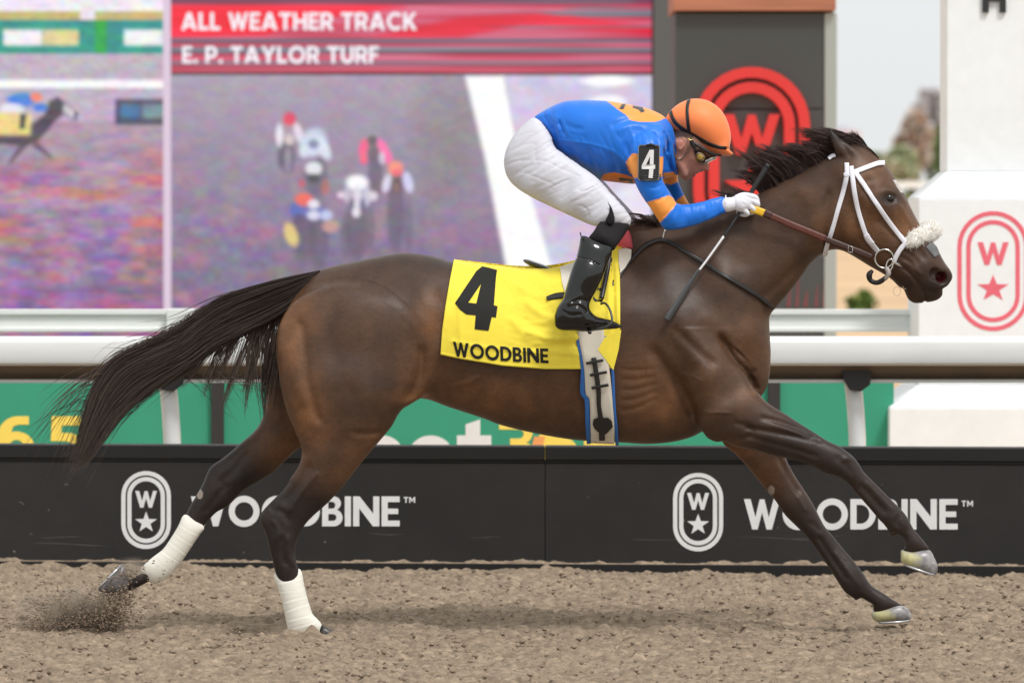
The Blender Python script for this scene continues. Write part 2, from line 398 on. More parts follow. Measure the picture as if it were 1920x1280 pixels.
def tube(name, pts, rad, mat, parent, ns=8, closed=False, sm=4, world=False, colfn=None):
    p = np.asarray(pts, float)
    if not world: p = P(p[:, 0], p[:, 1], p[:, 2])
    if sm > 1 and len(p) > 2: p = crom(p, sm, closed)
    n = len(p); rad = np.interp(np.linspace(0, 1, n), np.linspace(0, 1, len(rad)), rad) if not np.isscalar(rad) else np.full(n, rad)
    t = (np.roll(p, -1, 0)-np.roll(p, 1, 0)) if closed else np.gradient(p, axis=0); t /= np.linalg.norm(t, axis=1, keepdims=True)+1e-9
    up = np.array([0.03, 1, 0.02]) if abs(t[:, 1]).mean() < 0.8 else np.array([0, 0.03, 1.0])
    a = np.cross(t, up); a /= np.linalg.norm(a, axis=1, keepdims=True)+1e-9; b = np.cross(t, a)
    an = np.arange(ns)*2*math.pi/ns
    V = (p[:, None]+rad[:, None, None]*(np.cos(an)[None, :, None]*a[:, None]+np.sin(an)[None, :, None]*b[:, None])).reshape(-1, 3)
    Q = []; m = n if closed else n-1
    for i in range(m):
        for k in range(ns):
            j = (i+1) % n; Q.append((i*ns+k, i*ns+(k+1) % ns, j*ns+(k+1) % ns, j*ns+k))
    T = []
    if not closed:
        for k in range(1, ns-1): T += [(0, k+1, k), ((n-1)*ns, (n-1)*ns+k, (n-1)*ns+k+1)]
    return mesh_np(name, V, Q, T, mat, parent, col=colfn(V) if colfn else None)
def hairs(name, C, r, mat, parent, col=None, ns=3, tip=None):
    """C (strands, points, 3) thin tapered fibres in one mesh"""
    n, m = C.shape[:2]; t = np.gradient(C, axis=1); t /= np.linalg.norm(t, axis=-1, keepdims=True)+1e-9
    a = np.cross(t, np.array([0.1, 1, 0.15])); a /= np.linalg.norm(a, axis=-1, keepdims=True)+1e-9; b = np.cross(t, a)
    tp = (1-np.linspace(0, 1, m)**3*0.85); r = np.broadcast_to(np.asarray(r).reshape(-1, 1), (n, m))*tp
    an = np.arange(ns)*2*math.pi/ns+0.4
    V = C[:, :, None]+r[..., None, None]*(np.cos(an)[:, None]*a[:, :, None]+np.sin(an)[:, None]*b[:, :, None])
    id_ = np.arange(n*m*ns).reshape(n, m, ns); nx = np.roll(id_, -1, 2)
    Q = np.stack([id_[:, :-1], nx[:, :-1], nx[:, 1:], id_[:, 1:]], -1).reshape(-1, 4)
    c = np.repeat(col, m*ns, 0) if col is not None else None
    if tip is not None:
        tw = np.repeat(((np.linspace(0, 1, m)**1.8)[None]*rng.random((n, 1))).reshape(-1), ns)[:, None]; c = c*(1-tw)+np.array(tip)*tw
    return mesh_np(name, V.reshape(-1, 3), Q, None, mat, parent, col=c)

# ------------------------------------------------------------------ lettering
def arc(cx, cy, rx, ry, a0, a1, n=18):
    t = np.radians(np.linspace(a0, a1, n)); return [(cx+rx*math.cos(x), cy+ry*math.sin(x)) for x in t]
def rect(x0, y0, x1, y1): return [(x0, y0), (x1, y0), (x1, y1), (x0, y1)]
s_ = 0.21
GL = {
 'W': (1.22, [[(0, 1), (.22, 1), (.385, .40), (.53, .99), (.69, .99), (.835, .40), (1.0, 1), (1.22, 1), (.94, 0), (.76, 0), (.61, .56), (.46, 0), (.28, 0)]]),
 'O': (1.06, [arc(.53, .5, .53, .52, 0, 350, 36), arc(.53, .5, .32, .31, 0, 350, 30)]),
 'D': (.86, [[(0, 0), (.34, 0)]+arc(.36, .5, .5, .5, -84, 84, 20)+[(.34, 1), (0, 1)], [(s_, .19), (.35, .19)]+arc(.35, .5, .29, .31, -80, 80, 16)+[(.35, .81), (s_, .81)]]),
 'B': (.70, [[(0, 0), (.40, 0)]+arc(.40, .285, .30, .285, -80, 70, 14)+[(.50, .555)]+arc(.38, .765, .265, .235, -50, 84, 12)+[(.36, 1), (0, 1)],
             [(s_, .18), (.37, .18)]+arc(.37, .295, .12, .115, -70, 70, 8)+[(.37, .41), (s_, .41)], [(s_, .59), (.35, .59)]+arc(.35, .705, .10, .115, -70, 70, 8)+[(.35, .82), (s_, .82)]]),
 'I': (s_, [rect(0, 0, s_, 1)]),
 'N': (.90, [[(0, 0), (s_, 0), (s_, .60), (.68, 0), (.90, 0), (.90, 1), (.69, 1), (.69, .42), (.22, 1), (0, 1)]]),
 'E': (.62, [[(0, 0), (.62, 0), (.62, .19), (s_, .19), (s_, .41), (.57, .41), (.57, .59), (s_, .59), (s_, .81), (.62, .81), (.62, 1), (0, 1)]]),
 'A': (.96, [[(0, 0), (.23, 0), (.30, .18), (.66, .18), (.73, 0), (.96, 0), (.60, 1), (.36, 1)], [(.37, .36), (.48, .70), (.59, .36)]]),
 'L': (.60, [[(0, 0), (.60, 0), (.60, .2), (.22, .2), (.22, 1), (0, 1)]]),
 'T': (.76, [[(.27, 0), (.49, 0), (.49, .80), (.76, .80), (.76, 1), (0, 1), (0, .80), (.27, .80)]]),
 'H': (.84, [[(0, 0), (.22, 0), (.22, .4), (.62, .4), (.62, 0), (.84, 0), (.84, 1), (.62, 1), (.62, .6), (.22, .6), (.22, 1), (0, 1)]]),
 'R': (.76, [[(0, 0), (.22, 0), (.22, .31), (.36, .31), (.52, 0), (.78, 0), (.59, .37)]+arc(.42, .665, .33, .335, -50, 84, 14)+[(.40, 1), (0, 1)], [(.22, .50), (.40, .50)]+arc(.40, .655, .13, .155, -70, 70, 8)+[(.40, .81), (.22, .81)]]),
 'C': (.90, [arc(.52, .5, .52, .52, 42, 318, 28)+arc(.52, .5, .31, .31, 312, 48, 24)]),
 'K': (.84, [[(0, 0), (.22, 0), (.22, .30), (.31, .40), (.56, 0), (.84, 0), (.46, .56), (.82, 1), (.55, 1), (.22, .58), (.22, 1), (0, 1)]]),
 'P': (.74, [[(0, 0), (.22, 0), (.22, .29), (.40, .29)]+arc(.40, .645, .34, .355, -80, 84, 16)+[(.38, 1), (0, 1)], [(.22, .48), (.38, .48)]+arc(.38, .645, .14, .165, -70, 70, 8)+[(.38, .81), (.22, .81)]]),
 'Y': (.90, [[(.34, 0), (.56, 0), (.56, .38), (.90, 1), (.66, 1), (.45, .60), (.24, 1), (0, 1), (.34, .38)]]),
 'U': (.80, [[(0, 1), (0, .38)]+arc(.40, .38, .40, .40, 180, 360, 18)+[(.80, 1), (.58, 1), (.58, .40)]+arc(.40, .38, .18, .19, 360, 180, 12)+[(.22, 1)]]),
 'F': (.60, [[(0, 0), (.22, 0), (.22, .39), (.54, .39), (.54, .57), (.22, .57), (.22, .81), (.60, .81), (.60, 1), (0, 1)]]),
 'M': (1.0, [[(0, 0), (.2, 0), (.2, .62), (.42, .22), (.58, .22), (.8, .62), (.8, 0), (1, 0), (1, 1), (.8, 1), (.5, .48), (.2, 1), (0, 1)]]),
 '.': (.22, [rect(0, 0, .22, .22)]),
 'b': (.80, [[(0, 0), (.24, 0), (.24, .06)]+arc(.44, .36, .36, .38, 240, 480, 26)+[(.24, .66), (.24, 1), (0, 1)], arc(.42, .36, .16, .18, 0, 345, 20)]),
 'e': (.78, [arc(.39, .36, .39, .38, 335, 40, 3)[:1]+arc(.39, .36, .39, .38, -2, -320, 32)+[(.60, .16), (.50, .13)]+arc(.39, .36, .17, .20, 300, 190, 10)+[(.22, .30), (.78, .30)], [(.23, .44), (.55, .44)]+arc(.39, .44, .16, .14, 5, 175, 10)]),
 't': (.58, [[(.14, .26)]+arc(.38, .20, .24, .22, 190, 270, 8)+[(.58, -.01), (.58, .18), (.42, .18), (.38, .24), (.38, .54), (.56, .54), (.56, .74), (.38, .74), (.38, 1), (.14, .92), (.14, .74), (0, .74), (0, .54), (.14, .54)]]),
 '3': (.74, [[(.02, .80), (.20, .80), (.44, .80)]+arc(.42, .71, .09, .09, 80, -90, 8)+[(.24, .62), (.24, .44), (.42, .42)]+arc(.42, .31, .12, .12, 80, -90, 8)+[(.04, .19), (.04, 0), (.42, 0)]+arc(.42, .29, .32, .29, -80, 50, 12)+[(.56, .53)]+arc(.42, .745, .27, .255, -40, 88, 12)+[(.02, 1)]]),
 '6': (.80, [arc(.40, .33, .40, .34, 180, 450, 26)+[(.30, .66), (.34, .78), (.46, .82), (.68, .82), (.68, 1), (.44, 1)]+arc(.44, .56, .44, .44, 96, 178, 12), arc(.41, .33, .16, .155, 0, 345, 18)]),
 '5': (.76, [[(.04, 0), (.40, 0)]+arc(.40, .32, .36, .32, -84, 84, 16)+[(.27, .64), (.28, .80), (.70, .80), (.70, 1), (.06, 1), (.04, .46), (.36, .46)]+arc(.38, .325, .14, .13, 80, -80, 8)+[(.04, .19)]]),
 '4': (.66, [[(.30, 0), (.60, 0), (.60, .17), (.74, .17), (.74, .36), (.60, .36), (.60, .92), (.54, 1), (.33, 1), (0, .42), (0, .34), (.09, .17), (.30, .17)], [(.21, .36), (.33, .36), (.33, .68)]]),
 '*': (.96, [[(.48+.5*(1 if k % 2 == 0 else .40)*math.sin(k*math.pi/5), .47+.53*(1 if k % 2 == 0 else .40)*math.cos(k*math.pi/5)) for k in range(10)]]),
}
GL['4'] = (.74, GL['4'][1])
def stadium(w, h, t, n=16):
    def o(w, h): r = w/2; return [(r*math.cos(a), h/2-r+r*math.sin(a)) for a in np.linspace(0, math.pi, n)]+[(r*math.cos(a), -h/2+r+r*math.sin(a)) for a in np.linspace(math.pi, 2*math.pi, n)]
    return [o(w, h), o(w-2*t, h-2*t)]
def glyph(name, loops, fn, th, mat, parent, N=(0, -1, 0)):
    """loops in plan coordinates; fn maps (u,v)->world; th raises the face along N"""
    flat = [p for l in loops for p in l]
    tr = tessellate_polygon([[Vector((u, v, 0)) for u, v in l] for l in loops])
    B = np.array([fn(u, v) for u, v in flat]); N = np.array(N, float); A = B+N*th; n = len(flat)
    T = []
    for t in tr:
        a, b, c = t; nn = np.cross(A[b]-A[a], A[c]-A[a]); t = (a, b, c) if nn@N > 0 else (a, c, b); T.append(t)
    Q = []; k = 0
    for l in loops:
        m = len(l)
        for i in range(m): Q.append((k+i, k+(i+1) % m, n+k+(i+1) % m, n+k+i))
        k += m
    return mesh_np(name, np.vstack([A, B]), Q, T, mat, parent, smooth=False)
def text(s, x, y, capw, caph, gap, plane, th, mat, parent, N=(0, -1, 0), name='letter', sx=1.0):
    """lettering starting at traced point (x, y baseline) with a cap height of caph pixels; plane(px,py)->world"""
    out = []
    for ch in s:
        if ch == ' ': x += gap*3.2 if capw is None else capw; continue
        w, loops = GL[ch]
        out.append(glyph(name, loops, lambda u, v, x=x: plane(x+u*caph*sx, y-v*caph), th, mat, parent, N)); x += (w*caph*sx+gap)
    return out, x
def planeY(Y): return lambda px, py: P(px, py, Y)
# ================================================================== SETTING: ground
def ground_coords(lo, hi, step, far, k):
    d = np.arange(lo, hi+step/2, step); g = step; out = []; x = hi
    while x < far: g *= k; x += g; out.append(x)
    g = step; out2 = []; x = lo
    while x > -far: g *= k; x -= g; out2.append(x)
    return np.array(out2[::-1]+list(d)+out)
def track_height(X, Y):
    w = fbm(X*5.0, Y*10.0, 3, 4, 0.55)
    h = (w-0.5)*0.030
    b = vn(X*21, Y*34, 11); h += np.maximum(b-0.42, 0)*0.034
    b2 = vn(X*40, Y*62, 12); h += np.maximum(b2-0.40, 0)*0.024
    h += (fbm(X*1.6, Y*2.0, 5, 2)-0.5)*0.03
    return h
gx = ground_coords(-2.25, 2.35, 0.009, 60, 1.35); gy = np.concatenate([-np.array([60, 40, 25, 16, 10, 7, 5.4, 4.4, 3.7, 3.2, 2.9, 2.6, 2.45, 2.35]), np.arange(-2.28, 4.2, 0.0095)])
X, Y = np.meshgrid(gx, gy, indexing='ij'); Z = track_height(X, Y)-0.004
# earth heaped against the board
ybd = 3.27-0.075*(X/2.0)
Z += 0.035*np.exp(-np.maximum(ybd-0.02-Y, 0)/0.05)*(0.5+0.9*vn(X*5, Y*0+3, 21))*(np.abs(X) < 4)
# the print of the planted hind hoof, and a shallow scrape
pf = P(592, 1190, -0.12); Z += (0.012+0.022*vn(X*45, Y*40, 77))*np.exp(-(((X-pf[0]-.01)/0.10)**4+((Y-pf[1]+0.06)/0.04)**2))
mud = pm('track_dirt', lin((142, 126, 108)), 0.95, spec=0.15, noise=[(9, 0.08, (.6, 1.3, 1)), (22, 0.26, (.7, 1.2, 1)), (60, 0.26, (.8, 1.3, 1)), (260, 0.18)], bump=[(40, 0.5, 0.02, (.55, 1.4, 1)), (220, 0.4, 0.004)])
nx_, ny_ = X.shape; id_ = np.arange(nx_*ny_).reshape(nx_, ny_)
Q = np.stack([id_[:-1, :-1], id_[1:, :-1], id_[1:, 1:], id_[:-1, 1:]], -1).reshape(-1, 4)
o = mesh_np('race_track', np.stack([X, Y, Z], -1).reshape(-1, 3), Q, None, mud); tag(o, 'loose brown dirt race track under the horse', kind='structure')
inf = pm('dry_field', lin((206, 174, 138)), 0.95, spec=0.1, noise=[(0.15, 0.18), (0.9, 0.12)])
xs = np.array([-900, -300, -80, 80, 300, 900.]); ys = np.array([4.18, 30, 70, 200, 600, 2500.])
X, Y = np.meshgrid(xs, ys, indexing='ij'); id_ = np.arange(36).reshape(6, 6)
o = mesh_np('infield', np.stack([X, Y, X*0-0.03], -1).reshape(-1, 3), np.stack([id_[:-1, :-1], id_[1:, :-1], id_[1:, 1:], id_[:-1, 1:]], -1).reshape(-1, 4), None, inf)
tag(o, 'pale tan infield reaching to the far trees', kind='structure')

# small clods lying on the track
def clods(n, r0, r1, pos, name, mat, label, cat):
    base = np.array([[1, 0, 0], [-1, 0, 0], [0, 1, 0], [0, -1, 0], [0, 0, 1], [0, 0, -1.]]); tri = [(0, 2, 4), (2, 1, 4), (1, 3, 4), (3, 0, 4), (2, 0, 5), (1, 2, 5), (3, 1, 5), (0, 3, 5)]
    r = r0+(r1-r0)*rng.random(n)**3; V = base[None]*(r[:, None, None])*(0.6+0.8*rng.random((n, 6, 1)))*np.array([1.2, 1, 0.7])
    a = rng.random(n)*6.28; c, s = np.cos(a), np.sin(a); x = V[..., 0]*c[:, None]-V[..., 1]*s[:, None]; y = V[..., 0]*s[:, None]+V[..., 1]*c[:, None]
    V = np.stack([x, y, V[..., 2]], -1)+pos[:, None]
    T = (np.arange(n)[:, None, None]*6+np.array(tri)[None]).reshape(-1, 3)
    o = mesh_np(name, V.reshape(-1, 3), None, T, mat, smooth=True); tag(o, label, cat, kind='stuff'); return o
n = 7000; cx = rng.uniform(-2.2, 2.3, n); cy = rng.uniform(-2.3, 3.1, n); cz = track_height(cx, cy)+0.0015
clod_m = pm('clod_dirt', lin((140, 124, 107)), 0.95, spec=0.1, noise=(40, 0.3))
clods(n, 0.003, 0.013, np.stack([cx, cy, cz], -1), 'dirt_clods', clod_m, 'scattered small clods of dirt on the track', 'dirt clods')
# dirt thrown up behind the trailing hind hoof
pts = []
for (px, py, sx, sy, m) in [(205, 1135, 20, 24, 1300), (228, 1118, 12, 18, 900), (150, 1165, 38, 12, 1300), (95, 1150, 36, 26, 1400), (60, 1180, 30, 12, 700), (150, 1140, 20, 14, 500), (195, 1155, 22, 14, 1200), (190, 1165, 34, 12, 900), (240, 1072, 16, 10, 260), (300, 1075, 30, 14, 60), (130, 1120, 45, 24, 260), (260, 1150, 40, 22, 150)]:
    q = np.clip(rng.normal(0, 1, (m, 3)), -2.3, 2.3); pts.append(P(px+q[:, 0]*sx, py+q[:, 1]*sy, 0.10+q[:, 2]*0.07))
pts = np.concatenate(pts); pts = pts[pts[:, 2] > -0.005]
fly_m = pm('flying_dirt', lin((140, 123, 107)), 0.95, spec=0.1, noise=(60, 0.3))
clods(len(pts), 0.0008, 0.0066, pts, 'kicked_up_dirt', fly_m, 'spray of dirt kicked up behind the trailing hind hoof', 'flying dirt')
# fine dust hanging around the same hoof
def puff(name, px, py, rx, ry, dens, Y=0.1):
    c = P(px, py, Y); k = px2m(Y); bm_ = []
    nn = 14; th, ph = np.meshgrid(np.linspace(0, 2*math.pi, 20)[:-1], np.linspace(0.12, math.pi-0.12, nn), indexing='ij')
    V = np.stack([np.sin(ph)*np.cos(th)*rx*k, np.sin(ph)*np.sin(th)*0.16, np.cos(ph)*ry*k], -1)
    id_ = np.arange(19*nn).reshape(19, nn); nx = np.roll(id_, -1, 0)
    Q = np.stack([id_[:, :-1], id_[:, 1:], nx[:, 1:], nx[:, :-1]], -1).reshape(-1, 4)
    T = [(0, id_[i+1, 0], id_[i, 0]) for i in range(1, 18)]+[(id_[0, nn-1], id_[i, nn-1], id_[i+1, nn-1]) for i in range(1, 18)]
    m = bpy.data.materials.new('dust'); m.use_nodes = True; nt = m.node_tree; nt.nodes.clear()
    out = nt.nodes.new('ShaderNodeOutputMaterial'); pv = nt.nodes.new('ShaderNodeVolumePrincipled'); pv.inputs['Color'].default_value = (.86, .70, .54, 1); pv.inputs['Anisotropy'].default_value = 0.2
    t = nt.nodes.new('ShaderNodeTexCoord'); g = nt.nodes.new('ShaderNodeVectorMath'); g.operation = 'MULTIPLY'; g.inputs[1].default_value = (1/(rx*k), 1/0.16, 1/(ry*k))
    ln = nt.nodes.new('ShaderNodeVectorMath'); ln.operation = 'LENGTH'; mr = nt.nodes.new('ShaderNodeMapRange'); mr.interpolation_type = 'SMOOTHSTEP'; mr.inputs['From Min'].default_value = 0.0; mr.inputs['From Max'].default_value = 0.95; mr.inputs['To Min'].default_value = 1; mr.inputs['To Max'].default_value = 0
    nz = nt.nodes.new('ShaderNodeTexNoise'); nz.inputs['Scale'].default_value = 14; nz.inputs['Detail'].default_value = 4; m2 = nt.nodes.new('ShaderNodeMapRange'); m2.inputs['From Min'].default_value = 0.42; m2.inputs['From Max'].default_value = 0.68
    mu = nt.nodes.new('ShaderNodeMath'); mu.operation = 'MULTIPLY'; mu2 = nt.nodes.new('ShaderNodeMath'); mu2.operation = 'MULTIPLY'; mu2.inputs[1].default_value = dens
    l = nt.links.new; l(t.outputs['Object'], g.inputs[0]); l(g.outputs[0], ln.inputs[0]); l(ln.outputs['Value'], mr.inputs['Value']); l(t.outputs['Object'], nz.inputs['Vector']); l(nz.outputs['Fac'], m2.inputs['Value'])
    l(mr.outputs[0], mu.inputs[0]); l(m2.outputs[0], mu.inputs[1]); l(mu.outputs[0], mu2.inputs[0]); l(mu2.outputs[0], pv.inputs['Density']); l(pv.outputs[0], out.inputs['Volume'])
    o = mesh_np(name, V.reshape(-1, 3), Q, T, m); o.location = Vector(c); tag(o, None, 'dust', kind='stuff'); return o
tag(puff('dust_cloud', 130, 1140, 140, 60, 40.0), 'thin dust hanging low behind the trailing hoof')
tag(puff('dust_cloud', 245, 1068, 55, 30, 20.0), 'wisp of dust above the trailing hoof')

# ================================================================== materials of the structures
black_v = pm('black_vinyl', lin((40, 38, 37)), 0.55, spec=0.35, noise=[(1.2, 0.16), (7, .10), (40, 0.07, (.3, 1, 3))], bump=[(3, 0.12, 0.01)], speckle=(30, 0.765, lin((120, 112, 104))))
black_c = pm('black_cap', lin((25, 24, 24)), 0.45, spec=0.4, noise=(4, 0.15))
white_p = pm('white_print', lin((226, 226, 226)), 0.5, spec=0.3, noise=(12, 0.04))
white_r = pm('white_rail', lin((232, 233, 231)), 0.35, spec=0.5, noise=[(3, 0.03), (20, 0.03, (0.2, 1, 1))])
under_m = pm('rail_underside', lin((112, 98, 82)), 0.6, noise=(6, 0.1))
dark_m = pm('dark_metal', lin((48, 46, 46)), 0.5)
stone_w = pm('white_masonry', lin((238, 241, 242)), 0.75, spec=0.2, noise=[(2.2, 0.03), (14, 0.025)], bump=[(60, 0.15, 0.003), (16, 0.08, 0.004, (1, 1, 2.5))])

# ================================================================== black track board
YL, YR = 3.36, 3.04
xL, xR = P(0, 1075, YL)[0], P(1920, 1080, YR)[0]; bs = (YR-YL)/(xR-xL); bth = math.atan(bs)
def on_board(px, py, off=0.0):
    dx, dy, dz = ray(px, py); t = (CD+YL-off-bs*xL)/(dy-bs*dx); return np.array([dx*t, -CD+dy*t, CH+dz*t])
BN = np.array([math.sin(bth), -math.cos(bth), 0])
board = thing('track_board', 'long low black advertising board with white lettering standing along the dirt', 'advertising board', (0, 3.2, 0))
def bx_board(name, x0, x1, o0, o1, z0, z1, mat, bev=0.004):
    """box along the board, x0..x1, from o0 (towards the camera) to o1 behind"""
    V = []
    for z in (z0, z1):
        for o in (o0, o1):
            for x in (x0, x1): V.append((x, YL+bs*(x-xL)+o, z))
    F = [(0, 1, 3, 2), (4, 6, 7, 5), (0, 4, 5, 1), (2, 3, 7, 6), (0, 2, 6, 4), (1, 5, 7, 3)]
    o = mesh_np(name, V, F, None, mat, board, smooth=False); o.modifiers.new('e', 'BEVEL').width = bev; return o
xs_ = on_board(1022, 950)[0]
for a, b in ((-3.95, xs_-0.0008), (xs_+0.0008, 4.3)): bx_board('panel', a, b, 0.0, 0.09, 0.045, 0.462, black_v, 0.002)
bx_board('backing', -3.9, 4.2, 0.095, 0.11, 0.046, 0.47, black_c)
for a, b in ((-3.95, xs_-0.0006), (xs_+0.0006, 4.3)): bx_board('top_cap', a, b, -0.012, 0.12, 0.475, 0.533, black_c)
bx_board('base_rail', -3.95, 4.3, -0.02, 0.12, -0.03, 0.043, black_c)
bx_board('gap_strip', -3.95, 4.3, 0.012, 0.10, 0.463, 0.474, dark_m, 0.001)
# dirt lying on the ledge of the board
V = []; F = []; xs2 = np.linspace(-2.3, 2.4, 700)
hh = 0.003+0.05*np.maximum(fbm(xs2*9, xs2*0, 31, 5, .65)-0.40, 0)
for i, x in enumerate(xs2):
    y = YL+bs*(x-xL); V += [(x, y-0.018, 0.042), (x, y-0.012, 0.043+hh[i]*0.7), (x, y-0.001, 0.043+hh[i])]
    if i: k = i*3; F += [(k-3, k, k+1, k-2), (k-2, k+1, k+2, k-1)]
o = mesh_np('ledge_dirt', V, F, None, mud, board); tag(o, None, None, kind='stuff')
def emblem(cx, cy, w, h, plane, th, mat, parent, N, t1=0.085, in_=0.76, lw=0.44, wy=(-0.245, -0.03), sy=(0.02, 0.285)):
    c = lambda u, v: plane(cx+u, cy-v)
    glyph('emblem_ring', stadium(w, h, w*t1), c, th, mat, parent, N)
    w2 = w*in_; h2 = h-w*(1-in_); glyph('emblem_ring', stadium(w2, h2, w*t1), c, th, mat, parent, N)
    g = GL['W']; hh = (wy[1]-wy[0])*h; ww = lw*w/g[0]
    glyph('emblem_letter', g[1], lambda u, v: plane(cx+(u-g[0]/2)*ww, cy+wy[1]*h-v*hh), th, mat, parent, N)
    g2 = GL['*']; sh = (sy[1]-sy[0])*h; sw = lw*w/.96
    glyph('emblem_star', g2[1], lambda u, v: plane(cx+(u-.48)*sw, cy+sy[1]*h-v*sh), th, mat, parent, N)
bp = lambda px, py: on_board(px, py)
emblem(274, 955.5, 93, 146, bp, 0.002, white_p, board, BN)
emblem(1309, 959.5, 94, 147, bp, 0.002, white_p, board, BN)
text('WOODBINE', 358, 986, None, 56, 4.2, bp, 0.002, white_p, board, BN, sx=.975)
text('TM', 757, 942, None, 11, 2.0, bp, 0.002, white_p, board, BN)
text('WOODBINE', 1395, 992, None, 57, 4.6, bp, 0.002, white_p, board, BN, sx=.975)
text('TM', 1803, 949, None, 11, 2.0, bp, 0.002, white_p, board, BN)

scuff_m = pm('scuff', lin((92, 88, 84)), .8)
for x0, y0, ln, dy, wd in ((60, 1018, 150, 4, 1.0), (70, 1006, 90, 1, .7), (1180, 1012, 120, -3, .7), (1380, 1006, 180, 6, .9), (1470, 1010, 120, -6, .8), (880, 1006, 60, 1, .7), (1560, 985, 60, 3, .6), (120, 905, 9, 5, 2.2), (690, 1000, 70, 1, .8), (34, 940, 12, 5, 2.4), (1100, 930, 5, 2, 1.8)):
    us = np.linspace(0, 1, 9); wv = wd*np.sin(us*math.pi)**.6*(.6+.8*rng.random(9)); md_ = dy*us+np.sin(us*5+x0)*1.2
    glyph('scuff', [[(x0+ln*q, y0+m_-w_/2) for q, m_, w_ in zip(us, md_, wv)]+[(x0+ln*q, y0+m_+w_/2+.1) for q, m_, w_ in list(zip(us, md_, wv))[::-1]]], lambda a, b: bp(a, b), .0008, scuff_m, board, BN)
# ================================================================== near white rail
YN = 3.95; k = px2m(YN); zt = float(P(0, 631, YN)[2])
rail = thing('running_rail', 'broad rounded white running rail just behind the black board', 'rail', (0, YN, 0))
def rz(py): return float(P(960, py, YN)[2])
prof = [(0.20, zt-0.004), (0.07, zt), (0.0, zt-0.002), (-0.028, zt-0.008), (-0.037, zt-0.016), (-0.04, zt-0.026), (-0.04, rz(672)), (-0.034, rz(680)), (-0.018, rz(685)), (0.0, rz(684)), (0.02, rz(672)), (0.05, zt-0.03), (0.20, zt-0.03)]
prof = [(y+YN, z) for y, z in prof]
prof_extrude('rail_hood', prof, -4.5, 4.8, white_r, rail)
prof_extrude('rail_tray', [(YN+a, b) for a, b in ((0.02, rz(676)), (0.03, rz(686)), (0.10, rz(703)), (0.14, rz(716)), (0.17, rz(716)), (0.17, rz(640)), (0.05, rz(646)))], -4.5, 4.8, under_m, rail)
bbox('lip', (-4.5, 4.8, YN+0.10, YN+0.13, rz(719), rz(713)), white_r, rail)
for px, pw in ((320, 33), (1606, 32)):
    c = P(px, 760, YN+0.13)[0]; w = pw*k/2
    path = [(c-0.03, YN+0.16, rz(690)), (c-0.012, YN+0.155, rz(730)), (c, YN+0.15, rz(790)), (c+0.006, YN+0.15, rz(860)), (c+0.006, YN+0.15, 0.0)]
    tube('post', path, w*1.02, white_r, rail, ns=14, sm=4, world=True)
    g = [(c-w*1.9, rz(690)), (c+w*1.7, rz(688)), (c+w*1.5, rz(722)), (c+w*0.4, rz(735)), (c-w*0.9, rz(732)), (c-w*1.5, rz(716))]
    glyph('bracket', [g], lambda u, v: np.array([u, YN+0.12, v]), 0.05, dark_m, rail)
    V, F = box(c-w*.8, c+w*.2, YN+0.10, YN+0.115, rz(838), rz(815)); 
# ================================================================== second white rail
YB = 6.7; zb0, zb1 = float(P(0, 622, YB)[2]), float(P(0, 580, YB)[2]); zm0, zm1 = float(P(0, 616, YB)[2]), float(P(0, 590, YB)[2])
r2 = thing('rear_rail', 'white channel rail with a square post behind the broad rail', 'rail', (0, YB, 0))
for nm, z0, z1, d in (('rail_beam', zm1, zb1, 0.0), ('rail_beam', zb0, zm0+0.003, 0.0), ('rail_web', zm0+0.003, zm1, 0.018)):
    bbox(nm, (-5.2, float(P(1724, 600, YB)[0]), YB+d, YB+0.07, z0, z1), white_r, r2, 0.003 if d == 0 else 0)
for px in (338,):
    c = P(px, 600, YB)[0]; w = 25*px2m(YB); bbox('post', (c-w, c+w, YB-0.035, YB+0.09, -0.03, float(P(0, 579, YB)[2])), white_r, r2, 0.004)
# ================================================================== green sponsor banner
YG = 6.12; green = pm('green_banner', lin((58, 152, 122)), 0.6, spec=0.3, noise=[(0.8, 0.06), (5, 0.03)], bump=(2.0, 0.2, 0.02, (1, 1, 0.4)))
yel = pm('yellow_print', lin((244, 216, 100)), 0.6, spec=0.3); orn = pm('orange_print', lin((236, 160, 96)), 0.6)
gb = thing('sponsor_banner', 'green banner with white and yellow lettering hung on black posts', 'banner', (0, YG, 0))
for a, b in ((-500, 396), (420, 1440), (1462, 1676)):
    bbox('panel', (float(P(a, 700, YG)[0]), float(P(b, 700, YG)[0]), YG, YG+0.02, 0.0, float(P(0, 708, YG)[2])), green, gb)
for px in (408, 1451):
    c = float(P(px, 700, YG)[0]); w = 11.5*px2m(YG); bbox('post', (c-w, c+w, YG-0.03, YG+0.05, -0.02, float(P(0, 700, YG)[2])), dark_m, gb, 0.003)
gp = planeY(YG)
_, x = text('bet', 667, 901, None, 115, 4, gp, 0.002, white_p, gb)
text('365', 934, 880, None, 94, 6, gp, 0.002, yel, gb)
glyph('letter_accent', [[(996, 838), (1002, 818), (1022, 818), (1016, 838)]], lambda u, v: gp(u, v)-np.array([0, .004, 0]), 0.002, orn, gb)
text('36', -76, 866, None, 86, 8, gp, 0.002, yel, gb); text('5', 92, 866, None, 86, 8, gp, 0.002, yel, gb)
GAP = None
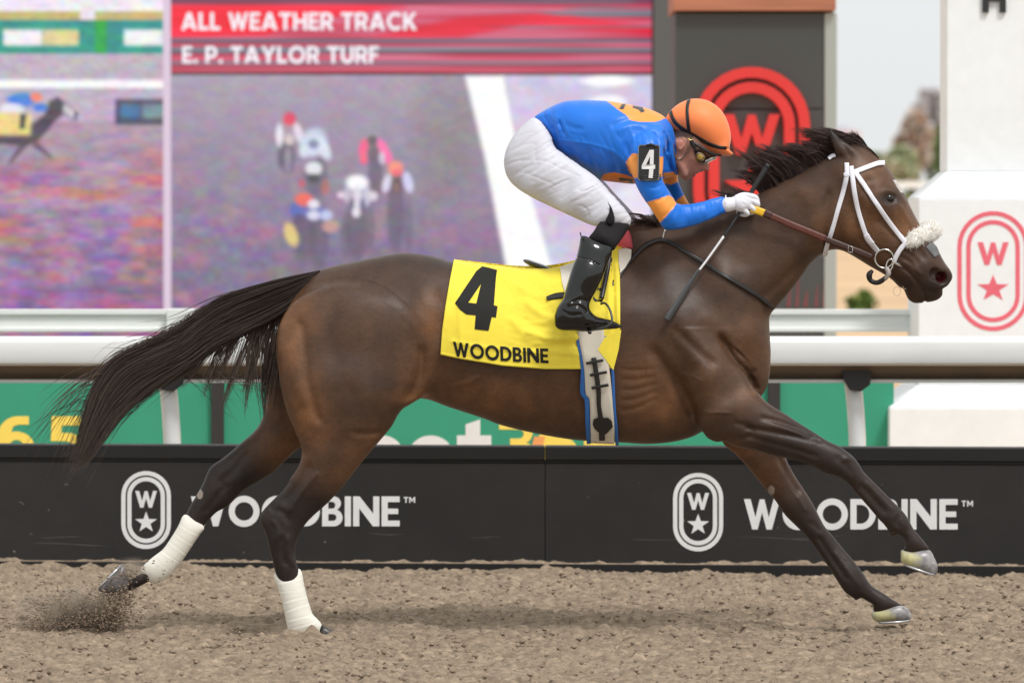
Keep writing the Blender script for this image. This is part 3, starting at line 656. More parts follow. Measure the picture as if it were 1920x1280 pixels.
# ================================================================== white finish pillar
YP = 6.0; pk = px2m(YP); pz = lambda py: float(P(0, py, YP)[2]); pxx = lambda px: float(P(px, 600, YP)[0])
pil = thing('finish_pillar', 'tall stepped white pillar with pink emblem beside the finish', 'pillar', (pxx(1862), YP+0.5, 0))
YE, YC = YP+0.13, YP+0.26
for _ in range(6):
    cxp = float(P(1862, 600, YE)[0]); wp = cxp-float(P(1668, 800, YP)[0]); wb = cxp-float(P(1722, 500, YE)[0]); wc = cxp-float(P(1775, 200, YC)[0]); YE = YP+wp-wb; YC = YP+wp-wc
def frus(name, h0, z0, h1, z1, mat, bev=0.006):
    cy = YP+0.194*(YP+CD)/26*1.0; cy = YP+wp
    V = [(cxp+sx*h, cy+sy*h, z) for h, z in ((h0, z0), (h1, z1)) for sx, sy in ((-1, -1), (1, -1), (1, 1), (-1, 1))]
    F = [(3, 2, 1, 0), (4, 5, 6, 7)]+[(i, (i+1) % 4, 4+(i+1) % 4, 4+i) for i in range(4)]
    o = mesh_np(name, V, F, None, mat, pil, smooth=False); m = o.modifiers.new('e', 'BEVEL'); m.width = bev; m.segments = 2; return o
frus('plinth', wp, -0.03, wp, pz(765), stone_w); frus('plinth_chamfer', wp-0.001, pz(765)+0.0005, wb+0.003, pz(724), stone_w, 0.002)
frus('pedestal', wb, pz(724)+0.0005, wb, pz(372), stone_w); frus('pedestal_chamfer', wb-0.001, pz(372)+0.0005, wc+0.003, pz(322), stone_w, 0.002)
frus('column', wc, pz(322)+0.0005, wc, 3.4, stone_w)
pink = pm('pink_print', lin((232, 106, 122)), 0.6, noise=(30, 0.05))
YE = YP+wp-wb
emblem(1862, 508, 134, 225, planeY(YE), 0.002, pink, pil, (0, -1, 0), t1=0.062, in_=.75, wy=(-.24,-.05), sy=(.03,.25))
YC = YP+wp-wc
glyph('letter', GL['H'][1], lambda u, v: P(1842+u*52, 24-v*52, YC), 0.02, pm('black_print', lin((40, 40, 42)), 0.5), pil)
# pink smudge left of the pillar's foot is left to the noise

# ================================================================== dark sign tower
YT = 13.0; tp = planeY(YT); tx = lambda px: float(P(px, 300, YT)[0]); tz = lambda py: float(P(0, py, YT)[2])
tower = thing('sign_tower', 'dark grey sign tower with wooden band and glowing red emblem', 'sign tower', (tx(1405), YT, 0))
grey = pm('grey_cladding', lin((67, 69, 68)), 0.55, noise=(0.6, 0.08), bump=(120, 0.1, 0.002)); lgrey = pm('light_grey_trim', lin((160, 166, 162)), 0.5)
for z0, z1 in ((-0.03, tz(590)), (tz(588), tz(206)), (tz(204), tz(24))):
    bbox('cladding_panel', (tx(1266), tx(1544), YT, YT+1.0, z0, z1), grey, tower, 0.004)
bbox('corner_trim', (tx(1545), tx(1569), YT-0.01, YT+1.0, -0.03, tz(24)), lgrey, tower, 0.01)
wood = pm('wood_band', lin((168, 108, 82)), 0.6, noise=(6, 0.2, (0.3, 1, 8)))
for i in range(4): bbox('wood_plank', (tx(1262), tx(1566), YT-0.06, YT+1.05, tz(21-i*36), tz(-13-i*36)), wood, tower, 0.003)
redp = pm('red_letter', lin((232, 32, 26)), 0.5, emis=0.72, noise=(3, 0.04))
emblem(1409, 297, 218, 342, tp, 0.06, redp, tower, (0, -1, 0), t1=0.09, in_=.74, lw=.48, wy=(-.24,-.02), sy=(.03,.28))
halo = pm('letter_backing', lin((190, 190, 190)), 0.5)
# faint red lettering at the foot of the tower
fr = pm('faded_red', lin((120, 62, 66)), 0.6)
for px, y0, y1, t in ((1478, 540, 575, 7), (1494, 520, 575, 6), (1510, 545, 575, 8), (1530, 535, 575, 6), (1545, 485, 575, 7), (1557, 505, 575, 5)):
    glyph('faded_mark', [[(px-t/2, y1), (px+t/2, y1), (px+t*0.2+3, y0), (px-t*0.1+3, y0)]], lambda u, v: tp(u, v), 0.004, fr, tower)

# ================================================================== giant video board
YV = 22.0; vx = lambda px: float(P(px, 300, YV)[0]); vz = lambda py: float(P(0, py, YV)[2])
vb = thing('video_board', 'giant outdoor video board showing a horse race under red headings', 'video board', (vx(600), YV, 0))
EMI = 1.0/2**EXPO
def blob(C, X, Y, cx, cy, rx, ry, col, p=2.0, a=1.0, rot=0):
    c, s = math.cos(rot), math.sin(rot); u = (X-cx)*c+(Y-cy)*s; v = -(X-cx)*s+(Y-cy)*c
    d = np.sqrt((u/rx)**2+(v/ry)**2); w = np.clip((1.25-d)/0.5, 0, 1)*a
    C[:] = C*(1-w[..., None])+np.array(col, float)*w[..., None]
def band(C, X, Y, x0, x1, y0, y1, col, a=1.0, s=3.0):
    w = np.clip((X-x0)/s+.5, 0, 1)*np.clip((x1-X)/s+.5, 0, 1)*np.clip((Y-y0)/s+.5, 0, 1)*np.clip((y1-Y)/s+.5, 0, 1)*a
    C[:] = C*(1-w[..., None])+np.array(col, float)*w[..., None]
def poly(C, X, Y, pts, col, soft=5.0, a=1.0):
    d, i = seg_dist(X, Y, np.array(pts, float), True); w = np.clip(0.5+np.where(i, d, -d)/soft, 0, 1)*a
    C[:] = C*(1-w[..., None])+np.array(col, float)*w[..., None]
def streaks(C, X, Y, amp, sx, sy, seed, w=1.0):
    for c in range(3):
        C[..., c] += ((vn(X/sx, Y/sy, seed+c)-0.5)*1.5+(vn(X/(sx*2.6), Y/(sy*2.2), seed+7+c)-.5)*1.3)*amp*w
def screen(name, x0, x1, y0, y1, paint, parent, step=3.0):
    xs = np.arange(x0, x1+0.1, (x1-x0)/max(1, round((x1-x0)/step))); ys = np.arange(y0, y1+0.1, (y1-y0)/max(1, round((y1-y0)/step)))
    X, Y = np.meshgrid(xs, ys, indexing='ij'); C = np.zeros(X.shape+(3,)); paint(C, X, Y); C = np.clip(C, 3, 252)
    V = P(X, Y, YV).reshape(-1, 3); n0, n1 = X.shape; id_ = np.arange(n0*n1).reshape(n0, n1)
    Q = np.stack([id_[:-1, :-1], id_[:-1, 1:], id_[1:, 1:], id_[1:, :-1]], -1).reshape(-1, 4)
    return mesh_np(name, V, Q, None, scr_m, parent, col=lin(C).reshape(-1, 3))
scr_m = pm('led_screen', attr=True, rough=0.5, emis=EMI)
def paint_left(C, X, Y):
    g = np.clip((Y-235)/345, 0, 1)[..., None]
    C[:] = np.array([172, 150, 172.])*(1-g)+np.array([150, 104, 150.])*g
    w = np.clip((Y-240)/90, 0.15, 1)
    warm = np.clip((fbm(X/95+3, Y/26, 51, 3)-0.42)*4, 0, 1)*w*np.clip((640-Y)/200, 0.3, 1)
    C[:] = C*(1-warm[..., None]*0.55)+np.array([206, 106, 86.])*warm[..., None]*0.55
    cool = np.clip((fbm(X/60, Y/20, 61, 3)-0.5)*4, 0, 1)*w; C[:] = C*(1-cool[..., None]*.45)+np.array([84, 88, 140.])*cool[..., None]*.45
    streaks(C, X, Y, 20, 26, 9, 71, w)
    band(C, X, Y, -400, 320, -260, 22, (238, 228, 244), s=3); band(C, X, Y, -400, 320, 20, 38, (196, 178, 112)); band(C, X, Y, -400, 320, 14, 21, (240, 232, 244))
    band(C, X, Y, 150, 178, -260, 38, (236, 226, 240)); band(C, X, Y, -400, 320, 38, 101, (26, 146, 134)); band(C, X, Y, 178, 200, 38, 101, (20, 160, 70))
    for a in (6, 232): band(C, X, Y, a, a+74, 56, 86, (240, 236, 240), s=6)
    band(C, X, Y, 80, 148, 56, 86, (224, 212, 150), s=6)
    band(C, X, Y, -400, 320, 101, 150, (186, 172, 190)); band(C, X, Y, -400, 320, 150, 166, (250, 248, 252), s=5); band(C, X, Y, -400, 320, 168, 228, (186, 172, 194), s=6)
    band(C, X, Y, 216, 320, 186, 234, (70, 74, 96), s=6); band(C, X, Y, 226, 262, 196, 222, (60, 120, 160), s=8); band(C, X, Y, 266, 320, 196, 222, (120, 150, 160), s=8)
    poly(C, X, Y, [(92, 190), (108, 182), (122, 192), (146, 212), (142, 226), (120, 214), (104, 226), (90, 244), (74, 262), (50, 274), (-20, 268), (-20, 236), (60, 232), (84, 214)], (74, 62, 82))
    poly(C, X, Y, [(120, 194), (140, 206), (138, 224), (118, 210)], (200, 200, 214)); 
    for l in ([(40, 268), (14, 306), (22, 306), (52, 272)], [(66, 262), (96, 292), (100, 300), (60, 274)]): poly(C, X, Y, l, (84, 66, 84), a=0.8)
    blob(C, X, Y, 40, 188, 26, 13, (52, 120, 214)); blob(C, X, Y, 22, 205, 24, 11, (232, 232, 244)); blob(C, X, Y, 68, 182, 11, 9, (240, 130, 110)); blob(C, X, Y, 76, 202, 14, 8, (60, 120, 214))
    band(C, X, Y, -30, 58, 212, 254, (236, 208, 128), s=8); poly(C, X, Y, [(38, 214), (50, 214), (46, 242), (36, 242)], (50, 46, 66))
    streaks(C, X, Y, 18, 9, 4, 91)
def paint_head(C, X, Y):
    C[:] = np.array([206, 60, 92.]); st_ = vn(X/240+2, Y/6.5, 101); st2 = vn(X/150, Y/5.0, 102)
    a = np.clip((st_-0.45)*4, 0, 1)[..., None]; C[:] = C*(1-a*.7)+np.array([214, 118, 146.])*a*.7
    poly(C, X, Y, [(316, 10), (700, 10), (760, 14), (600, 34), (500, 66), (316, 70)], (244, 8, 52), soft=8)
    poly(C, X, Y, [(700, 70), (860, 34), (1000, 22), (1230, 52), (1230, 66), (980, 48), (860, 70)], (232, 20, 60), soft=10)
    for y, h, col, a_ in ((4, 9, (110, 52, 82), .9), (76, 6, (50, 96, 118), 1), (84, 3, (120, 50, 70), .8), (94, 6, (44, 140, 150), .9), (101, 5, (86, 40, 62), .8), (110, 3, (190, 80, 120), .5), (118, 5, (62, 110, 122), .8), (125, 5, (120, 50, 72), .7), (131, 5, (214, 70, 96), .8), (139, 6, (72, 30, 44), .95), (22, 3, (60, 110, 130), 0)):
        band(C, X, Y, 300, 1240, y-h/2, y+h/2, col, a=a_, s=3)
    tl = np.clip((vn(X/160, Y/4.2, 104)-0.60)*7, 0, 1)*np.clip((X-880)/150, 0, 1)*(Y < 66); C[:] = C*(1-tl[..., None]*.8)+np.array([60, 130, 140.])*tl[..., None]*.8
    C += (st2[..., None]-.5)*34; band(C, X, Y, 300, 1240, -260, 3, (120, 60, 90), s=3)
def paint_main(C, X, Y):
    g = np.clip((Y-142)/400, 0, 1)[..., None]; C[:] = np.array([166, 154, 174.])*(1-g)+np.array([122, 106, 136.])*g
    gg = np.clip(1-((X-840)/90)**2-((Y-250)/150)**2, 0, 1); C[:] = C*(1-gg[..., None]*.5)+np.array([126, 122, 118.])*gg[..., None]*.5
    ww = np.clip((Y-230)/200, 0.1, 1)*np.clip(1.25-X/900, 0.1, 1)
    warm = np.clip((fbm(X/70+3, Y/40, 151, 3)-0.5)*4, 0, 1)*ww; C[:] = C*(1-warm[..., None]*.5)+np.array([206, 118, 150.])*warm[..., None]*.5
    streaks(C, X, Y, 15, 12, 9, 171, np.clip(ww+0.25, 0, 1))
    poly(C, X, Y, [(944, 142), (1300, 142), (1300, 700), (1040, 700), (1000, 400)], (206, 198, 226), soft=10); streaks(C, X, Y, 12, 14, 12, 181, X > 960)
    pk_ = np.clip((fbm(X/60, Y/60, 155, 3)-0.48)*4, 0, 1)*(X > 985)*(Y > 330); C[:] = C*(1-pk_[..., None]*.4)+np.array([206, 150, 190.])*pk_[..., None]*.4
    poly(C, X, Y, [(872, 142), (944, 142), (966, 250), (1000, 380), (1050, 560), (1066, 700), (985, 700), (956, 540), (910, 300)], (252, 252, 252), soft=9)
    blob(C, X, Y, 1138, 152, 48, 10, (250, 250, 252)); blob(C, X, Y, 1140, 190, 34, 12, (244, 244, 252)); blob(C, X, Y, 1050, 190, 40, 30, (200, 186, 212), a=.6)
    blob(C, X, Y, 1190, 400, 40, 60, (240, 238, 250), a=.7)
    Bb = lambda x, y, rx, ry, c, a=1.0, r=0.0: blob(C, X, Y, x, y, rx, ry, c, a=a, rot=r)
    dk = (84, 76, 96)
    for x, y, rx, ry, a_ in ((540, 292, 13, 34, .6), (526, 290, 6, 26, .6), (592, 330, 22, 40, .55), (570, 440, 24, 52, .6), (598, 446, 18, 60, .5), (704, 330, 14, 44, .55), (742, 400, 17, 66, .6), (766, 420, 8, 50, .35), (668, 430, 20, 58, .6), (648, 440, 10, 40, .4), (694, 420, 9, 46, .4)): Bb(x, y, rx, ry, dk, a_)
    Bb(543, 246, 17, 20, (176, 150, 166)); Bb(524, 254, 7, 22, (228, 222, 234)); Bb(560, 250, 8, 20, (224, 216, 230), r=-.3); Bb(543, 262, 9, 10, (214, 190, 196)); Bb(543, 223, 12, 12, (222, 66, 104)); Bb(540, 300, 6, 24, (190, 176, 190), .5)
    Bb(588, 268, 24, 28, (204, 216, 232), r=.5); Bb(606, 278, 11, 24, (214, 222, 238), r=-.5); Bb(588, 270, 10, 9, (120, 122, 148), .8); Bb(570, 284, 9, 12, (210, 218, 232)); Bb(588, 316, 16, 13, (226, 226, 234)); Bb(588, 334, 12, 8, (64, 58, 76), .8); Bb(566, 344, 6, 8, (206, 90, 96), .8); Bb(610, 350, 8, 16, (200, 104, 92), .6)
    Bb(682, 278, 9, 18, (244, 92, 140), r=.2); Bb(682, 300, 7, 8, (240, 96, 132)); Bb(718, 278, 9, 20, (248, 118, 178), r=-.5); Bb(728, 296, 8, 12, (246, 110, 176)); Bb(698, 264, 9, 10, (104, 88, 96)); Bb(700, 288, 11, 18, (110, 96, 112), .9); Bb(716, 296, 6, 12, (216, 210, 228), .8)
    Bb(742, 316, 14, 14, (246, 150, 122)); Bb(744, 324, 11, 6, (240, 96, 120), .7); Bb(725, 344, 8, 18, (214, 206, 236), r=.25); Bb(765, 342, 9, 20, (208, 206, 242), r=-.25); Bb(744, 348, 10, 16, (104, 84, 88), .9); Bb(744, 352, 5, 9, (150, 116, 96), .8)
    Bb(670, 343, 21, 15, (248, 246, 250)); Bb(652, 366, 9, 14, (190, 182, 206)); Bb(670, 372, 9, 22, (220, 212, 226)); Bb(688, 368, 8, 18, (200, 192, 214)); Bb(660, 380, 5, 10, (110, 104, 130), .8); Bb(680, 384, 5, 12, (104, 98, 124), .8); Bb(640, 366, 8, 6, (226, 206, 224)); Bb(700, 368, 9, 9, (214, 208, 226)); Bb(668, 398, 8, 10, (226, 220, 232))
    Bb(556, 392, 13, 15, (84, 108, 182)); Bb(590, 398, 24, 12, (112, 116, 190)); Bb(612, 404, 12, 10, (190, 190, 232)); Bb(588, 404, 12, 9, (216, 214, 236)); Bb(570, 374, 17, 12, (238, 104, 92)); Bb(588, 383, 11, 9, (226, 226, 234)); Bb(546, 440, 12, 24, (226, 196, 124), r=-.35); Bb(620, 424, 16, 12, (208, 160, 146), .8); Bb(560, 410, 10, 10, (86, 82, 110), .7)
    streaks(C, X, Y, 9, 9, 5, 191)
screen('side_screen', -260, 306, -220, 660, paint_left, vb, 3.2)
screen('main_screen', 321, 1222, 141, 660, paint_main, vb, 3.2)
screen('heading_screen', 321, 1222, -220, 139, paint_head, vb, 3.4)
frame_m = pm('board_frame', lin((84, 85, 85)), 0.6); lil = pm('lit_mullion', lin((226, 204, 226)), 0.5, emis=EMI*0.92)
bbox('cabinet', (vx(-270), vx(1223), YV+0.02, YV+0.9, -0.03, vz(-230)), dark_m, vb)
bbox('mullion', (vx(306.5), vx(320.5), YV-0.03, YV+0.018, vz(640), vz(-225)), lil, vb)
bbox('side_frame', (vx(1224), vx(1268), YV-0.25, YV+0.9, -0.03, vz(-230)), frame_m, vb)
bbox('heading_rule', (vx(321), vx(1222), YV-0.004, YV+0.018, vz(141)+.0, vz(139.2)), dark_m, vb)
wl = pm('lit_letter', lin((246, 240, 248)), 0.5, emis=EMI)
vp = planeY(YV)
text('ALL WEATHER TRACK', 340, 57, 12, 33, 3.2, lambda a, b: vp(a, b)-np.array([0, .006, 0]), 0.002, wl, vb, sx=0.93)
text('E. P. TAYLOR TURF', 342, 119, 12, 32, 3.2, lambda a, b: vp(a, b)-np.array([0, .006, 0]), 0.002, wl, vb, sx=0.93)

# ================================================================== far rail, trees, shrubs, houses
YF = 62.0
fr_ = thing('distant_rail', 'thin white rail across the field behind the head of the horse', 'rail', (8, YF, 0))
bbox('rail_beam', (3, 16, YF, YF+0.1, float(P(0, 353, YF)[2]), float(P(0, 340, YF)[2])), white_r, fr_)
for px in (1450, 1800):
    c = float(P(px, 300, YF)[0]); bbox('post', (c-.03, c+.03, YF+.01, YF+.09, -0.03, float(P(0, 352, YF)[2])), white_r, fr_)
hedge_m = lambda c: pm('foliage', c, 0.7, spec=0.2, noise=[(1.5, 0.35), (6, 0.25)])
def foliage_tree(name, label, cat, px, top, base, wpx, Y, cols, group=None, n=2600, leaf=0.16, trunk=True, shape='round', dens=1.0):
    b = P(px, base, Y); t = P(px, top, Y); h = t[2]-b[2]; r = wpx*px2m(Y); z0 = min(b[2], 0.0)
    root = thing(name, label, cat, (float(b[0]), Y, 0), group)
    cen = []; ncl = 60
    for i in range(ncl):
        f = rng.random(); a = rng.random()*6.28
        prof_ = {'round': math.sin(math.pi*min(1, f*0.8+0.16))**0.6, 'cone': (1-f)**0.8*0.95+0.06, 'bush': math.sqrt(max(0, 1-f*f))}[shape]
        q = math.sqrt(rng.random())*prof_*0.8; cen.append((b[0]+r*q*math.cos(a), Y+r*q*math.sin(a), b[2]+h*(0.04+0.92*f) if shape != 'round' else b[2]+h*(0.22+0.72*f), r*(0.10+0.15*rng.random())))
    cen = np.array(cen); k_ = rng.integers(0, ncl, n); q = rng.normal(0, 1, (n, 3)); q /= np.linalg.norm(q, axis=1, keepdims=True); c = cen[k_, :3]+q*cen[k_, 3:4]*(rng.random((n, 1))**0.4)*1.15
    u = rng.normal(0, 1, (n, 3)); u /= np.linalg.norm(u, axis=1, keepdims=True); v = np.cross(u, rng.normal(0, 1, (n, 3))); v /= np.linalg.norm(v, axis=1, keepdims=True)
    sz = leaf*(0.5+rng.random((n, 1))); V = np.stack([c-u*sz, c+v*sz*.6, c+u*sz, c-v*sz*.6], 1).reshape(-1, 3)
    ci = np.array(cols, float)[rng.integers(0, len(cols), ncl)][k_]*(0.75+0.5*rng.random((n, 1)))
    mesh_np('crown', V, np.arange(n*4).reshape(-1, 4), None, leaf_m, root, smooth=False, col=np.repeat(np.clip(ci, 0, 1), 4, 0))
    if trunk:
        tube('trunk', [(b[0], Y, -0.05), (b[0]+.03*h, Y, h*.3), (b[0]-.01*h, Y, h*.62)], [0.035*h+.05, 0.015*h+.02], bark, root, ns=7, world=True)
        for i in range(7):
            e = cen[rng.integers(0, ncl)]; s0 = np.array([b[0], Y, h*(.3+.3*rng.random())]); tube('limb', [s0, (s0+e[:3])/2+[0, 0, .1*h*.3], e[:3]], [0.012*h+.02, 0.02], bark, root, ns=5, world=True)
    return root
leaf_m = pm('leaves', attr=True, rough=0.7, spec=0.2); bark = pm('bark', lin((84, 72, 64)), 0.9)
g1 = [(0.10, 0.16, 0.06), (0.16, 0.21, 0.08), (0.07, 0.11, 0.04)]
foliage_tree('bare_tree', 'tall hazy grey brown tree nearest the white column', 'tree', 1745, 165, 358, 62, 190, [(0.46, 0.44, 0.46), (0.48, 0.42, 0.42), (.56, .54, .56)], n=4000, leaf=.08)
foliage_tree('autumn_tree', 'reddish brown tree in the distance left of the dark evergreen', 'tree', 1716, 205, 358, 52, 165, [(0.52, 0.38, 0.31), (0.58, 0.46, 0.38), (0.50, 0.44, 0.38)], n=5000, leaf=.10)  # leaf colours lightened, distance haze is mixed into them
foliage_tree('evergreen_tree', 'dark green evergreen just left of the white column', 'tree', 1766, 235, 362, 30, 120, [(0.15, 0.22, 0.10), (0.20, 0.28, 0.13)], n=4000, leaf=.10, shape='cone')
foliage_tree('blossom_tree', 'pale cream blossoming tree behind the forehead of the horse', 'tree', 1690, 272, 360, 44, 130, [(0.66, 0.63, 0.50), (0.50, 0.52, 0.36), (0.34, 0.38, 0.22)], n=5000, leaf=.07)
foliage_tree('green_tree', 'small green tree low behind the horse poll', 'tree', 1640, 288, 360, 36, 140, [(0.24, 0.30, 0.16), (0.42, 0.44, 0.30)], n=1800, leaf=.10)
foliage_tree('evergreen_shrub', 'low green bush beside the tower foot above the white rail', 'bush', 1612, 545, 640, 48, 48, [(0.16, 0.24, 0.05), (0.22, 0.28, 0.07), (.10, .16, .04)], n=2200, leaf=.035, trunk=False, shape='bush')
foliage_tree('evergreen_shrub', 'green bush on the field right under the chin of the horse', 'bush', 1703, 362, 470, 40, 75, [(0.20, 0.26, 0.10), (0.34, 0.34, 0.2)], n=1500, leaf=.05, trunk=False, shape='bush')
ht = thing('distant_building', 'hazy pinkish building far away behind the horse ears', 'building', (0, 400, 0))
hb = lambda a, b, y0, y1, nm, m, Y=400, d=12: bbox(nm, (float(P(a, 300, Y)[0]), float(P(b, 300, Y)[0]), Y, Y+d, float(P(0, y0, Y)[2]), float(P(0, y1, Y)[2])), m, ht)
brickp = pm('hazy_brick', lin((208, 176, 178)), 0.8); hz2 = pm('hazy_grey', lin((186, 190, 204)), 0.8)
hb(1560, 1612, 358+15, 246, 'wall', brickp); hb(1556, 1590, 358+15, 238, 'stair_tower', hz2, 401, 8); 
for i in range(6):
    for j in range(3): hb(1566+i*7.5, 1570+i*7.5, 268+j*28, 258+j*28, 'window', hz2, 399.7, .6)
# the far edge of the field: woods reading as one mass on both sides of the gap
wn_ = 12000; wx = np.where(rng.random(wn_) < .5, rng.uniform(-160, 6, wn_), rng.uniform(31, 160, wn_)); wy = 262+rng.normal(0, 5, wn_); wh = 2.5+6.5*fbm(wx/9, wx*0, 88, 3)
wc = np.stack([wx, wy, -0.1+wh*rng.random(wn_)**.8], -1); wu = rng.normal(0, 1, (wn_, 3)); wu /= np.linalg.norm(wu, axis=1, keepdims=True); wv2 = np.cross(wu, rng.normal(0, 1, (wn_, 3))); wv2 /= np.linalg.norm(wv2, axis=1, keepdims=True); wz = .35+.5*rng.random((wn_, 1))
wV = np.stack([wc-wu*wz, wc+wv2*wz*.7, wc+wu*wz, wc-wv2*wz*.7], 1).reshape(-1, 3); wcol = np.array([(.26, .30, .20), (.34, .33, .26), (.42, .34, .28), (.20, .25, .15)])[(fbm(wx/6, wy*0, 89, 2)*7.9).astype(int) % 4]*(0.8+.4*rng.random((wn_, 1)))
o = mesh_np('distant_woods', wV, np.arange(wn_*4).reshape(-1, 4), None, leaf_m, None, smooth=False, col=np.repeat(wcol, 4, 0)); tag(o, 'far hazy woods along the edge of the field', 'woods', kind='stuff')
# ================================================================== HORSE
tH = time.time()
HX0, HX1 = float(P(172, 1100, 0)[0])-.0, float(P(1800, 500, 0)[0])
hv = Vol(HX0, HX1, -0.37, 0.37, -0.035, float(P(0, 232, 0)[2]), 0.0046)
NL, FL = -0.13, 0.13      # the near and the far pair of legs
body_poly = [(599, 507), (620, 500), (642, 495), (672, 489), (699, 483), (746, 475), (780, 475), (817, 482), (852, 492), (900, 500), (960, 506), (1010, 509), (1060, 502), (1110, 472), (1150, 442),
 (1182, 420), (1215, 417), (1250, 420), (1295, 408), (1340, 396), (1385, 380), (1427, 361), (1455, 344), (1486, 330), (1517, 313), (1554, 291), (1580, 272), (1605, 266), (1628, 275), (1649, 297),
 (1669, 321), (1692, 357), (1708, 390), (1724, 420), (1741, 444), (1757, 466), (1770, 490), (1782, 507), (1786, 520), (1779, 532), (1768, 540), (1767, 553), (1758, 562), (1744, 566),
 (1728, 568), (1714, 568), (1704, 562), (1698, 551), (1694, 542), (1685, 537), (1672, 524), (1652, 511), (1629, 498), (1603, 482), (1580, 470), (1562, 468), (1544, 474),
 (1521, 494), (1505, 515), (1482, 545), (1458, 573), (1444, 590), (1442, 610), (1443, 635), (1445, 665), (1443, 700), (1438, 724), (1428, 742), (1410, 762), (1385, 780), (1355, 792), (1318, 808),
 (1296, 819), (1261, 828), (1214, 832), (1162, 829), (1110, 827), (1060, 822), (994, 810), (938, 796), (904, 783), (842, 763), (800, 748), (770, 750), (735, 780), (690, 800), (640, 806), (600, 800),
 (565, 785), (540, 750), (527, 710), (519, 663), (519, 630), (529, 592), (548, 558), (575, 528)]
lamb = [(560, 620, .78), (700, 600, .92), (700, 500, .78), (850, 600, .92), (850, 720, .9), (1000, 650, .88), (1000, 520, .8), (1180, 640, .76), (1180, 440, .42), (1180, 780, .74), (1320, 640, .66), (1300, 760, .62), (1260, 470, .46), (1420, 650, .66),
 (1420, 560, .56), (1400, 440, .50), (1480, 400, .50), (1540, 360, .58), (1560, 430, .62), (1620, 330, .90), (1660, 360, .94), (1600, 430, .72), (1650, 450, .74), (1700, 480, .74), (1740, 510, .86), (1770, 520, .95), (1720, 560, .75)]
hv.pillow(body_poly, lamb, 0.0, 0.0, 0.0, cap=0.36)
print('trunk', time.time()-tH)
near_hind = [(560, 560), (528, 600), (518, 645), (522, 690), (529, 735), (540, 775), (556, 815), (566, 843), (560, 872), (538, 904), (512, 936), (492, 958), (487, 975), (497, 998), (504, 1026), (511, 1051), (517, 1075), (524, 1101), (533, 1132), (539, 1161), (544, 1180), (552, 1190),
 (572, 1190), (592, 1185), (608, 1188), (618, 1184), (608, 1174), (595, 1165), (581, 1151), (574, 1126), (566, 1095), (560, 1067), (555, 1048), (554, 1026), (560, 1004), (573, 982), (590, 964), (615, 942), (643, 911), (668, 879), (693, 848), (712, 826), (735, 798), (752, 768), (775, 752), (795, 730), (800, 690), (790, 640), (760, 590), (700, 550), (630, 540)]
hv.pillow(near_hind, [(650, 620, .50), (650, 720, .56), (640, 800, .55), (620, 880, .60), (550, 960, .58), (530, 1040, .74), (545, 1120, .76), (590, 1180, .72)], [(650, 620, -.135), (640, 760, -.150), (600, 880, -.145), (545, 960, -.135), (580, 1190, -.125)], 0.06, NL)
far_hind = [(540, 640), (505, 640), (500, 690), (500, 726), (497, 766), (482, 802), (447, 834), (420, 857), (399, 871), (390, 883), (382, 902), (372, 922), (359, 943), (348, 965), (335, 987), (320, 1012), (307, 1031), (289, 1046), (277, 1058), (268, 1072), (256, 1078), (246, 1084), (232, 1090), (228, 1100), (240, 1107), (253, 1103), (270, 1094), (284, 1087),
 (300, 1080), (318, 1069), (340, 1049), (356, 1025), (371, 1001), (381, 987), (394, 972), (407, 959), (425, 950), (439, 937), (457, 919), (492, 898), (516, 882), (537, 861), (561, 840), (600, 820), (650, 780), (660, 720), (620, 660)]
hv.pillow(far_hind, [(560, 720, .60), (520, 830, .60), (430, 900, .58), (400, 940, .64), (330, 1030, .82), (260, 1090, .95)], [(600, 700, .13), (500, 850, .14), (400, 920, .13), (250, 1100, .11)], 0.05, FL)
near_fore = [(1305, 760), (1309, 790), (1318, 809), (1327, 821), (1343, 828), (1357, 827), (1378, 836), (1413, 843), (1448, 853), (1478, 859), (1516, 870), (1547, 886), (1575, 895), (1596, 912), (1619, 937), (1640, 962), (1660, 986), (1671, 1001), (1684, 1001), (1695, 1013), (1697, 1022), (1693, 1034), (1712, 1036), (1742, 1032),
 (1731, 1012), (1713, 991), (1703, 972), (1691, 956), (1663, 928), (1641, 906), (1619, 884), (1612, 872), (1600, 856), (1575, 837), (1550, 825), (1525, 809), (1496, 791), (1472, 775), (1448, 761), (1427, 743), (1400, 700), (1360, 660), (1310, 660), (1290, 700)]
hv.pillow(near_fore, [(1350, 720, .56), (1380, 790, .64), (1480, 815, .72), (1590, 870, .84), (1650, 940, .74), (1690, 980, .82), (1720, 1030, .95)], [(1340, 700, -.135), (1400, 790, -.145), (1500, 830, -.14), (1720, 1030, -.13)], 0.055, NL)
far_fore = [(1350, 790), (1354, 828), (1378, 850), (1400, 873), (1419, 897), (1434, 915), (1453, 937), (1472, 965), (1494, 987), (1515, 1009), (1534, 1034), (1553, 1062), (1569, 1087), (1584, 1109), (1602, 1121), (1610, 1118), (1625, 1126), (1637, 1134), (1638, 1146), (1650, 1150), (1690, 1139), (1699, 1138), (1678, 1126), (1659, 1113), (1634, 1097), (1619, 1075), (1600, 1050), (1581, 1028),
 (1563, 1006), (1547, 987), (1537, 969), (1522, 940), (1504, 912), (1488, 887), (1475, 862), (1462, 830), (1440, 790), (1400, 760)]
hv.pillow(far_fore, [(1400, 800, .60), (1450, 880, .70), (1520, 980, .84), (1560, 1040, .74), (1600, 1095, .82), (1660, 1140, .95)], [(1400, 800, .12), (1500, 960, .14), (1660, 1140, .13)], 0.045, FL)
print('legs', time.time()-tH)
